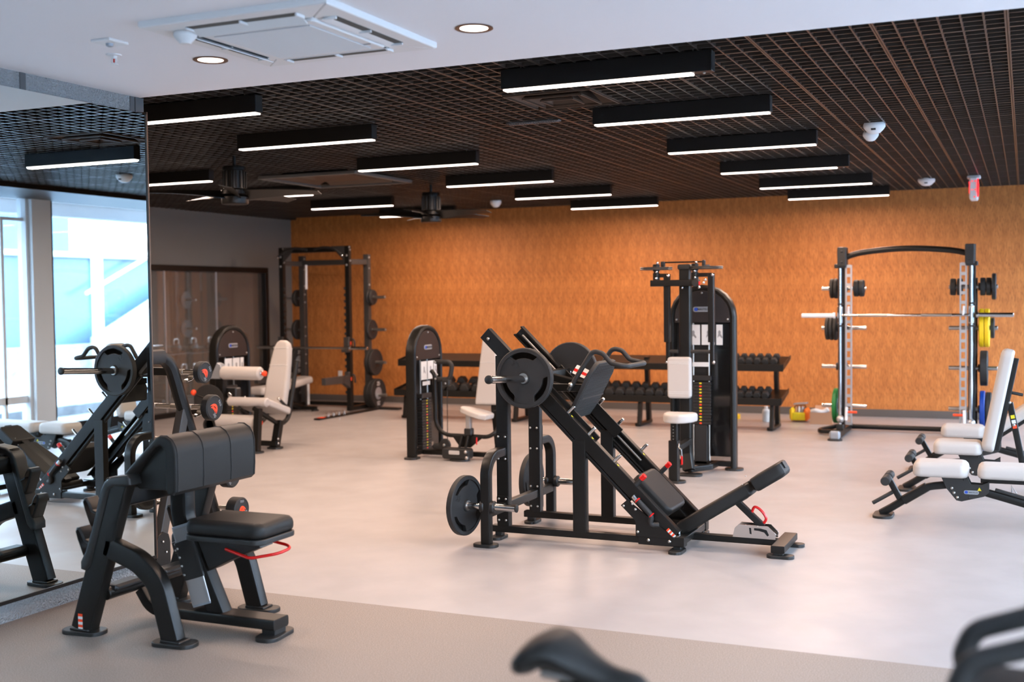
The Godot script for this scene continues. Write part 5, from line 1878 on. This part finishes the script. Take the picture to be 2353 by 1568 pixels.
	if back_tilt > 0.3:
		var m := top.lerp(foot, 0.28)
		for k in 3:
			b = mb()
			var c := top.lerp(foot, 0.20 + 0.07 * k)
			b.box(c + v(0.0, 0, 0.0185), v(0.03, 0.028, 0.002), 0.0, Basis(Vector3.BACK, atan2(top.y - foot.y, top.x - foot.x) - PI / 2))
			part("warning_label", b, [M.yellow_mark, M.paper, M.orange][k])
		bolts([m + v(0, -0.02, 0.02), top + v(0, 0, 0.02), foot + v(0, 0, 0.02)], Vector3.BACK, 0.012)
	tubes("back_pin", [hb + dr * 0.50 - nr * 0.06, hb + dr * 0.50 - nr * 0.15], 0.013, M.rubber)
	rk.name = "ladder"


func build_benches() -> void:
	bench("white adjustable bench lying flat, the nearest of those at the right edge", v(-0.955, 0, -8.76), 0.0, 0.0)
	bench("white adjustable bench with its backrest raised almost upright, at the right edge", v(-0.905, 0, -10.03), 0.0, 1.38)
	bench("white adjustable bench with its backrest half raised, farthest at the right edge", v(-0.92, 0, -11.22), 0.0, 0.62)
	bench("cream adjustable bench set inside the power rack", v(-9.68, 0, -13.10), PI / 2, 0.10, "")


func build_ceiling_things() -> void:
	var b: Mb
	# cassette air conditioner in the white soffit
	var c := v(-3.02, 2.85, -4.44)
	thing("ceiling_cassette", "large square white air conditioning cassette in the white ceiling", "air conditioner", c, "", true)
	var hf := 0.475
	for k in 4:
		var r := Basis(Vector3.UP, PI / 2 * k)
		b = mb()
		b.poly(PackedVector2Array([Vector2(-hf, -hf), Vector2(hf, -hf), Vector2(hf - 0.19, -hf + 0.19), Vector2(-hf + 0.19, -hf + 0.19)]), 0.0, 0.028, Transform3D(r * Basis(Vector3.RIGHT, v(0, 0, 1), v(0, -1, 0)), Vector3.ZERO), 0.008, 0.0)
		part("fascia", b, M.white)
		b = mb()
		b.box(r * v(0, -0.0285, -0.37), v(0.56, 0.003, 0.065), 0.0, r)
		part("air_slot", b, M.slot)
		b = mb()
		if k == 0 or k == 3:
			b.box(r * v(0, -0.031, -0.348), v(0.57, 0.004, 0.05), 0.001, r * Basis(Vector3.RIGHT, 0.25))
		else:
			b.box(r * v(0, -0.036, -0.345), v(0.56, 0.004, 0.075), 0.001, r * Basis(Vector3.RIGHT, -0.25 if k == 0 else 0.5))
		part("flap", b, M.white)
		b = mb()
		for x: float in [-0.28, 0.0, 0.28]: b.box(r * v(x, -0.034, -0.37), v(0.010, 0.012, 0.06), 0.001, r)
		tag(part("vane", b, M.white), "", "", "", "stuff")
	b = mb()
	b.poly(round_rect(-0.30, -0.30, 0.30, 0.30, 0.02), 0.024, 0.042, Transform3D(Basis(Vector3.RIGHT, v(0, 0, 1), v(0, -1, 0)), Vector3.ZERO), 0.006, 0.0)
	var ip := part("intake_panel", b, M.white)
	b = mb()
	b.box(v(0, -0.0425, 0), v(0.50, 0.002, 0.50), 0.0)
	part("intake_recess", b, M.grille, ip)
	b = mb()
	for k in 46:
		var q := -0.245 + k * 0.0109
		b.box(v(q, -0.0455, 0), v(0.004, 0.004, 0.50), 0.0)
		b.box(v(0, -0.0452, q), v(0.50, 0.004, 0.004), 0.0)
	tag(part("intake_mesh", b, M.white, ip), "", "", "", "stuff")
	block("maker_plate", v(0.27, -0.0435, -0.18), v(0.035, 0.002, 0.012), 0.0, M.grey_text, ip)
	# movement sensor on its corner
	O = v(-3.37, 2.82, -4.12)
	b = mb()
	b.lathe(O, Vector3.DOWN, [[0.0, 0.0], [0.050, 0.0], [0.052, 0.012], [0.046, 0.022], [0.030, 0.040], [0.024, 0.048], [0.0, 0.050]], 24)
	solo("motion_sensor", b, M.white, "round white motion sensor on a corner of the ceiling air conditioner", "sensor")
	O = v(-3.87, 2.85, -4.20)
	thing("ceiling_plate", "small square white emergency light plate left of the ceiling air conditioner", "emergency light", O)
	b = mb()
	b.box(O - v(0, 0.006, 0), v(0.115, 0.012, 0.125), 0.004)
	part("plate", b, M.white)
	b = mb()
	b.lathe(O - v(0, 0.012, 0), Vector3.DOWN, [[0.0, 0.0], [0.018, 0.0], [0.016, 0.012], [0.008, 0.016], [0.0, 0.016]], 16)
	part("lens", b, M.badge)
	O = v(-4.067, 2.85, -4.44)
	thing("sprinkler", "white fire sprinkler with red bulb hanging from the white ceiling", "sprinkler", O)
	b = mb()
	b.lathe(O, Vector3.DOWN, [[0.0, 0.0], [0.038, 0.0], [0.036, 0.005], [0.016, 0.008], [0.012, 0.02], [0.0, 0.02]], 20)
	part("rosette", b, M.white)
	b = mb()
	b.tube([O - v(0, 0.015, 0), O - v(0, 0.038, 0)], 0.004, 8)
	part("bulb", b, M.red)
	for sg: float in [1.0, -1.0]:
		b = mb()
		b.tube(curve([O + v(sg * 0.010, -0.015, 0), O + v(sg * 0.016, -0.030, 0), O + v(0, -0.046, 0)], 4), 0.0025, 6)
		part("yoke", b, M.white)
	b = mb()
	b.lathe(O - v(0, 0.046, 0), Vector3.DOWN, [[0.0, 0.0], [0.02, 0.0], [0.02, 0.002], [0.0, 0.002]], 12)
	part("deflector", b, M.white)
	# two recessed downlights
	for k in 2:
		O = v(-3.727, 2.85, -4.745) if k == 0 else v(-2.257, 2.85, -4.72)
		var t := thing("downlight", ["round bronze-rimmed downlight left of the ceiling air conditioner", "round bronze-rimmed downlight right of the ceiling air conditioner"][k], "ceiling light", O, "downlights in the white ceiling")
		b = mb()
		b.lathe(O, Vector3.DOWN, [[0.062, -0.001], [0.085, -0.001], [0.086, 0.004], [0.080, 0.007], [0.064, 0.003], [0.062, -0.001]], 36)
		part("trim_ring", b, M.bronze)
		b = mb()
		b.lathe(O - v(0, 0.001, 0), Vector3.DOWN, [[0.0, 0.0], [0.063, 0.0], [0.063, 0.002], [0.0, 0.002]], 32)
		part("lens", b, M.led)
		var l := SpotLight3D.new()
		l.name = "light"
		l.light_color = LED
		l.light_energy = LAMP * 0.35
		l.light_size = 0.06
		l.spot_angle = 62.0
		l.spot_range = 20.0
		l.spot_attenuation = 2.0
		l.shadow_enabled = true
		l.rotation.x = -PI / 2
		l.position = v(0, -0.012, 0)
		t.add_child(l)
	# detectors under the lattice
	var det := [
		[v(-1.07, 2.94, -9.325), 0.082, 0.075, "larger white detector with black mark under the lattice, of a close pair"],
		[v(-1.157, 2.94, -9.84), 0.062, 0.065, "smaller white detector under the lattice, of a close pair"],
		[v(-1.051, 2.94, -14.17), 0.095, 0.075, "white detector under the lattice near the red exit sign"],
		[v(-6.536, 2.94, -14.278), 0.075, 0.085, "white detector under the lattice between the linear lights, near the far fan"],
		[v(-1.14, 2.94, -9.05), 0.08, 0.07, "white detector under the lattice, seen best in the mirror"]]
	for i in 4:
		var q: Array = det[i]
		O = q[0]
		thing("smoke_detector", q[3], "detector", O)
		b = mb()
		var r: float = q[1]
		var h: float = q[2]
		b.lathe(O, Vector3.DOWN, [[0.0, -0.01], [r * 0.9, -0.01], [r, 0.004], [r, h * 0.3], [r * 0.86, h * 0.55], [r * 0.55, h * 0.9], [r * 0.3, h], [0.0, h]], 28)
		var body := part("body", b, M.white)
		if i == 0 or i == 2:
			b = mb()
			b.box(O + v(0, -h * 0.62, r * 0.80), v(0.035, 0.016, 0.006), 0.001, Basis(Vector3.RIGHT, 0.7))
			part("dark_mark", b, M.ink, body)
	# exit sign seen on edge
	O = v(-0.54, 2.94, -14.05)
	thing("exit_sign", "white exit sign with glowing red letters hanging edge-on from the lattice", "exit sign", O)
	b = mb()
	b.box(O + v(0, -0.015, 0), v(0.14, 0.03, 0.14), 0.006)
	part("canopy", b, M.white)
	b = mb()
	b.box(O + v(0, -0.15, 0), v(0.085, 0.24, 0.32), 0.012)
	var hs := part("housing", b, M.white)
	for sg: float in [1.0, -1.0]:
		b = mb()
		b.box(O + v(sg * 0.0435, -0.145, 0), v(0.003, 0.20, 0.29), 0.001)
		part("face", b, M.paper, hs)
		text("lettering", "EXIT", 0.13, Transform3D(plane(Vector3.ZERO, v(0, 0, -sg), Vector3.UP).basis, O + v(sg * 0.0455, -0.145, 0)), M.exit_red, hs)
	b = mb()
	b.tube([O + v(0.047, -0.045, 0.152), O + v(0.047, -0.245, 0.152)], 0.006, 8)
	part("edge_light", b, M.exit_red, hs)
	for q in [[-0.012, -0.07], [0.018, -0.07], [-0.012, -0.165], [0.018, -0.165], [0.012, -0.245]]:
		b = mb()
		b.lathe(O + v(q[0], q[1], 0.160), Vector3.BACK, [[0.0, 0.0], [0.007, 0.0], [0.006, 0.002], [0.0, 0.002]], 10)
		part("test_lamp", b, M.exit_red, hs)
	# square diffuser panel and the dark cassette frame, in place of lattice modules
	O = v(-2.79, 2.94, -7.167)
	thing("ceiling_diffuser", "brown square four-way air diffuser set among the ceiling lattice", "diffuser", O)
	for k in 3:
		var a: float = [0.295, 0.20, 0.11][k]
		var d: float = [0.0, -0.01, -0.015][k]
		b = mb()
		for s in 4:
			var r := Basis(Vector3.UP, PI / 2 * s)
			b.poly(PackedVector2Array([Vector2(-a, 0), Vector2(a, 0), Vector2(a - 0.075, 0.085), Vector2(-a + 0.075, 0.085)]), 0, 0.004, plane(O + v(0, d, 0) + r * v(0, 0, a), r * Vector3.RIGHT, r * v(0, 0.85, -0.6)))
			b.box(O + v(0, d - 0.002, 0) + r * v(0, 0, a), v(2 * a, 0.012, 0.010), 0.0, r)
		part("cone_ring", b, M.bronze_dull)
	O = v(-3.33, 2.936, -7.96)
	b = mb()
	b.box(O, v(0.42, 0.012, 0.06), 0.002)
	for k in 20: b.box(O + v(-0.19 + k * 0.02, -0.008, 0), v(0.008, 0.006, 0.05), 0.0)
	solo("slot_grille", b, M.strip, "short grey slotted air grille across the ceiling lattice", "grille")
	O = v(-6.69, 2.94, -10.577)
	thing("ceiling_unit", "dark square ceiling unit with a pale metal frame among the lattice", "air conditioner", O)
	for s in 4:
		var r := Basis(Vector3.UP, PI / 2 * s)
		b = mb()
		b.box(O + r * v(0, -0.03, 0.565), v(1.17, 0.035, 0.05), 0.006, r)
		part("frame_side", b, M.alu_dull)
		b = mb()
		b.box(O + r * v(0, -0.005, 0.45), v(0.80, 0.02, 0.10), 0.006, r * Basis(Vector3.RIGHT, 0.4))
		part("louvre", b, M.bronze_dull)
	b = mb()
	b.box(O + v(0, 0.05, 0), v(1.16, 0.06, 1.16), 0.004)
	part("panel", b, M.void)
	b = mb()
	b.box(O + v(0, 0.0, 0), v(0.62, 0.03, 0.62), 0.01)
	part("intake", b, M.bronze_dull)
	# ceiling fans
	for k in 2:
		O = v(-6.525, 2.94, -8.61) if k == 0 else v(-6.24, 2.94, -11.85)
		thing("ceiling_fan", ["black five-bladed ceiling fan, the nearer one at the left", "black five-bladed ceiling fan, the farther one before the orange wall"][k], "ceiling fan", O, "ceiling fans")
		b = mb()
		b.tube([O + v(0, 0.5, 0), O + v(0, -0.10, 0)], 0.016, 12)
		part("down_rod", b, M.frame)
		b = mb()
		b.lathe(O + v(0, -0.09, 0), Vector3.DOWN, [[0.0, 0.0], [0.10, 0.0], [0.105, 0.01], [0.105, 0.035], [0.098, 0.04], [0.098, 0.20], [0.122, 0.215], [0.125, 0.25], [0.10, 0.265], [0.0, 0.265]], 28)
		var mo := part("motor", b, M.frame)
		b = mb()
		for i in 16:
			var a := TAU * i / 16.0
			b.tube([O + v(cos(a) * 0.102, -0.135, sin(a) * 0.102), O + v(cos(a) * 0.102, -0.285, sin(a) * 0.102)], 0.008, 6)
		tag(part("cooling_fins", b, M.frame, mo), "", "", "", "stuff")
		b = mb()
		b.lathe(O + v(0, -0.355, 0), Vector3.DOWN, [[0.0, 0.0], [0.10, 0.0], [0.12, 0.01], [0.12, 0.065], [0.112, 0.075], [0.0, 0.075]], 28)
		part("hub_cap", b, M.frame)
		for i in 5:
			var a: float = [2.75, 1.1][k] + TAU * i / 5.0
			var dir := v(cos(a), 0, -sin(a))
			var side := v(sin(a), 0, cos(a))
			b = mb()
			var rs := []
			for j in 7:
				var t := j / 6.0
				var cc := O + v(0, -0.345 + 0.012 * sin(t * 3.0), 0) + dir * lerpf(0.08, 0.80, t)
				var tw := lerpf(0.55, 0.20, t)
				var wv := (side * cos(tw) + v(0, sin(tw), 0)) * lerpf(0.075, 0.055, t)
				var nv := v(0, 0.004, 0)
				rs.append(PackedVector3Array([cc - wv - nv, cc + wv - nv, cc + wv + nv, cc - wv + nv]))
			b.rings(rs)
			part("blade", b, M.frame)


func build_floor_items() -> void:
	var b: Mb
	M.card_in = mat(Color(0.5, 0.38, 0.3), 0.9)
	var o := v(-2.65, 0, -15.10)
	thing("tool_caddy", "yellow and orange tool caddy of bottles on the floor against the orange wall", "caddy", o)
	b = mb()
	b.box(o + v(0, 0.075, 0.07), v(0.17, 0.10, 0.05), 0.012)
	part("front_pocket", b, M.yellow_mark)
	for sg: float in [1.0, -1.0]:
		b = mb()
		b.box(o + v(sg * 0.09, 0.10, 0.0), v(0.06, 0.165, 0.19), 0.024)
		part("side_pouch", b, M.orange_bag if sg > 0 else M.yellow)
	b = mb()
	b.box(o + v(0, 0.07, -0.02), v(0.18, 0.11, 0.14), 0.01)
	part("body", b, M.ink)
	for k in 3:
		b = mb()
		b.lathe(o + v(-0.045 + 0.04 * k, 0.10, 0.02), Vector3.UP, [[0.0, 0.0], [0.016, 0.0], [0.016, 0.075], [0.010, 0.085], [0.010, 0.10], [0.0, 0.10]], 12)
		part("bottle", b, [M.card, M.paper, M.badge][k])
	b = mb()
	b.box(o + v(0.01, 0.235, -0.01), v(0.17, 0.018, 0.11), 0.004, Basis(Vector3.BACK, 0.09))
	part("lid", b, M.badge)
	b = mb()
	b.tube(fillet([o + v(-0.07, 0.10, -0.02), o + v(-0.07, 0.20, -0.02), o + v(0.07, 0.215, -0.02), o + v(0.07, 0.10, -0.02)], 0.02), 0.006, 8)
	part("carry_handle", b, M.ink)
	o = v(-2.345, 0, -14.93)
	thing("cardboard_box", "small open cardboard box on the floor left of the smith machine", "box", o)
	for q in [[0.0, 0.085, 0.27, 0.004], [0.0, -0.085, 0.27, 0.004], [0.135, 0.0, 0.004, 0.17], [-0.135, 0.0, 0.004, 0.17]]:
		b = mb()
		b.box(o + v(q[0], 0.075, q[1]), v(q[2], 0.15, q[3]), 0.0005)
		part("side", b, M.card)
	b = mb()
	b.box(o + v(0, 0.003, 0), v(0.268, 0.006, 0.168), 0.001)
	part("bottom", b, M.card)
	b = mb()
	b.box(o + v(0.02, 0.185, -0.11), v(0.25, 0.004, 0.085), 0.0005, Basis(Vector3.RIGHT, 0.95))
	part("flap", b, M.card)
	O = o + v(0, 0.15, 0)
	b = mb()
	var tw := []
	for i in 15:
		var t := i / 14.0
		tw.append(o + v(-0.125 + t * 0.20, 0.152 + 0.012 * sin(t * 7.0) + 0.028 * t * t, 0.02 + 0.02 * sin(t * 5.0)))
	b.tube(tw, 0.030, 12)
	solo("towel", b, M.paper, "rolled white cloth lying in the small cardboard box", "cloth")
	for k in 2:
		o = v(-3.06, 0, -14.98) if k == 0 else v(-2.955, 0, -15.02)
		thing("bottle", ["white jug on the floor behind the dumbbell rack's right leg", "white bottle with green cap behind the dumbbell rack's right leg"][k], "bottle", o)
		b = mb()
		var r := 0.05 if k == 0 else 0.042
		b.lathe(o, Vector3.UP, [[0.0, 0.0], [r - 0.006, 0.0], [r, 0.008], [r, 0.13], [r * 0.8, 0.155], [r * 0.4, 0.17], [r * 0.4, 0.18], [0.0, 0.18]], 20)
		part("body", b, M.paper)
		b = mb()
		b.lathe(o + v(0, 0.178, 0), Vector3.UP, [[0.0, 0.0], [0.022, 0.0], [0.022, 0.022], [0.0, 0.024]], 14)
		part("cap", b, M.white if k == 0 else M.green)
	O = v(-3.52, 0, -15.2)
	b = mb()
	b.lathe(O, Vector3.UP, [[0.035, 0.0], [0.075, 0.0], [0.075, 0.06], [0.035, 0.06], [0.035, 0.0]], 28)
	solo("tape_roll", b, M.yellow, "yellow roll of tape on the floor behind the fly machine", "tape")
	O = v(-10.12, 0.426, -16)
	thing("wall_socket", "white double socket plate low on the orange wall behind the power rack", "socket", O)
	b = mb()
	b.box(O + v(0, 0, 0.004), v(0.075, 0.12, 0.008), 0.002)
	part("plate", b, M.white)
	for y: float in [0.028, -0.028]:
		b = mb()
		b.box(O + v(0, y, 0.0085), v(0.034, 0.032, 0.003), 0.001)
		part("socket", b, M.paper)


func build_bike() -> void:
	# parked right in front of the camera: its saddle and grip reach into the bottom of the frame
	thing("exercise_bike", "black exercise bike close to the camera, only saddle and handlebar in frame", "exercise bike", v(-0.45, 0, -2.12))
	var b: Mb
	b = mb()
	var rs := []
	for i in 17:
		var t := i / 16.0
		var x := lerpf(-0.955, -0.655, t)
		var w: float = 0.004 + lerpf(0.092, 0.026, smoothstep(0.15, 0.75, t)) * sqrt(clampf(minf(t * 9.0, (1.0 - t) * 9.0), 0.0, 1.0))
		var yc := 0.934 + 0.022 * exp(-pow((t - 0.28) / 0.16, 2.0)) - 0.032 * smoothstep(0.35, 0.75, t) - 0.03 * pow(t, 6.0) - 0.016 * exp(-pow(t / 0.10, 2.0))
		var hh := 0.035 * sqrt(clampf(minf(t * 8.0 + 0.05, (1.0 - t) * 8.0 + 0.05), 0.05, 1.0))
		var g := PackedVector3Array()
		for k in 14:
			var a := TAU * k / 14.0
			g.append(v(x, yc - 0.02 + sin(a) * hh + 0.008 * cos(a) * cos(a), -2.16 + cos(a) * w))
		rs.append(g)
	b.rings(rs)
	part("saddle", b, M.vinyl)
	beam("seat_post", [v(-0.80, 0.45, -2.16), v(-0.83, 0.875, -2.16)], 0.04, 0.06, v(1, 0, 0), 0.01)
	b = mb()
	b.tube([v(-0.90, 0.885, -2.16), v(-0.70, 0.872, -2.16)], 0.012)
	part("saddle_clamp", b, M.steel)
	beam("main_frame", fillet([v(-0.82, 0.48, -2.16), v(-0.45, 0.35, -2.16), v(0.02, 0.60, -2.16)], 0.2), 0.07, 0.10, Vector3.UP, 0.02)
	beam("bar_post", [v(0.0, 0.45, -2.16), v(-0.02, 0.93, -2.16)], 0.04, 0.06, v(1, 0, 0), 0.01)
	for sg: float in [1.0, -1.0]:
		b = mb()
		var z := -2.16 + sg * 0.10
		b.tube(fillet([v(-0.02, 0.935, z), v(-0.115, 0.955, z), v(-0.085, 1.03, z), v(0.06, 1.085, z), v(0.24, 1.09, z), v(0.25, 0.97, z), v(0.02, 0.93, z)], 0.05, 6), 0.019, 12)
		part("grip_loop", b, M.rubber)
	b = mb()
	b.box(v(-0.02, 0.945, -2.16), v(0.16, 0.05, 0.24), 0.02)
	part("bar_bridge", b, M.plastic)
	b = mb()
	b.lathe(v(0.15, 0.32, -2.19), Vector3.BACK, [[0.0, 0.01], [0.17, 0.01], [0.23, 0.0], [0.235, 0.01], [0.235, 0.05], [0.23, 0.06], [0.17, 0.05], [0.0, 0.05]], 36)
	part("flywheel", b, M.steel)
	beam("fork", [v(0.02, 0.60, -2.16), v(0.15, 0.32, -2.16)], 0.09, 0.05, v(1, 0, 0))
	beam("base_beam", [v(-0.85, 0.07, -2.16), v(0.30, 0.07, -2.16)], 0.07, 0.05)
	beam("stay", [v(-0.45, 0.36, -2.16), v(-0.40, 0.09, -2.16)], 0.07, 0.08, v(1, 0, 0))
	for x: float in [-0.85, 0.30]:
		beam("stabiliser", [v(x, 0.04, -2.42), v(x, 0.04, -1.90)], 0.07, 0.06)
	b = mb()
	b.lathe(v(-0.42, 0.34, -2.11), Vector3.BACK, [[0.0, 0.0], [0.09, 0.0], [0.09, 0.012], [0.0, 0.012]], 28)
	part("chain_ring", b, M.plastic)
	for sg: float in [1.0, -1.0]:
		beam("crank", [v(-0.42, 0.34, -2.16 + sg * 0.075), v(-0.42 + sg * 0.12, 0.34 - sg * 0.11, -2.16 + sg * 0.075)], 0.02, 0.03, v(0, 0, 1), 0.005, M.steel)
		block("pedal", v(-0.42 + sg * 0.12, 0.34 - sg * 0.11, -2.16 + sg * 0.13), v(0.10, 0.025, 0.09), 0.008)


func build_side_room_things() -> void:
	var b: Mb
	thing("kettlebell_rack", "dark two-shelf kettlebell rack in the dim room behind the glass", "rack", v(-12.9, 0, -15.7))
	for y: float in [0.79, 0.36]:
		b = mb()
		b.box(v(-12.9, y - 0.02, -15.7), v(0.34, 0.03, 1.5), 0.006)
		part("shelf", b, M.frame)
	for z: float in [-15.0, -16.4]:
		b = mb()
		b.box(v(-12.9, 0.39, z), v(0.32, 0.78, 0.05), 0.008)
		part("upright", b, M.frame)
	for k in 7:
		var o := v(-12.9, 0.785, -15.36 - 0.445 * k) if k < 3 else v(-12.9, 0.355, -15.25 - 0.30 * (k - 3))
		thing("kettlebell", "black kettlebell behind the glass, %s on the upper shelf" % ["leftmost", "middle", "rightmost"][k] if k < 3 else "black kettlebell behind the glass, %s from the left on the lower shelf" % ["first", "second", "third", "fourth"][k - 3], "kettlebell", o, "kettlebells on the upper shelf" if k < 3 else "kettlebells on the lower shelf")
		b = mb()
		b.lathe(o, Vector3.UP, [[0.0, 0.0], [0.055, 0.0], [0.085, 0.03], [0.095, 0.075], [0.075, 0.13], [0.03, 0.155], [0.0, 0.157]], 20)
		part("bell", b, M.cast)
		b = mb()
		b.tube(fillet([o + v(0, 0.12, 0.055), o + v(0, 0.225, 0.065), o + v(0, 0.225, -0.065), o + v(0, 0.12, -0.055)], 0.035), 0.016, 10)
		part("handle", b, M.steel)
	thing("cable_tower", "dark cable tower with two round plates in the dim room behind the glass", "cable machine", v(-13.2, 0, -15.9))
	for z: float in [-15.75, -16.05]: beam("upright", [v(-13.2, 0.02, z), v(-13.2, 2.45, z)], 0.08, 0.07, v(1, 0, 0))
	beam("foot_bar", [v(-13.5, 0.03, -15.9), v(-12.95, 0.03, -15.9)], 0.5, 0.05)
	beam("top_bar", [v(-13.2, 2.45, -15.70), v(-13.2, 2.45, -16.10)], 0.08, 0.07)
	for y: float in [1.66, 1.17]:
		b = mb()
		b.lathe(v(-13.14, y, -15.9), Vector3.RIGHT, [[0.0, 0.0], [0.14, 0.0], [0.15, 0.01], [0.15, 0.03], [0.14, 0.04], [0.0, 0.04]], 28)
		part("disc", b, M.cast)
		tubes("peg", [v(-13.11, y, -15.9), v(-12.90, y, -15.9)], 0.022, M.steel)
	thing("bar_stand", "chrome bar on a dark stand in the dim room behind the glass", "barbell stand", v(-13.0, 0, -14.6))
	tubes("bar", [v(-13.0, 0.92, -14.0), v(-13.0, 0.92, -15.15)], 0.018, M.chrome)
	for z: float in [-14.25, -14.85]: beam("post", [v(-13.0, 0.02, z), v(-13.0, 0.905, z)], 0.07, 0.06, v(1, 0, 0))
	for z: float in [-14.25, -14.85]: beam("foot", [v(-13.25, 0.025, z), v(-12.75, 0.025, z)], 0.07, 0.05)
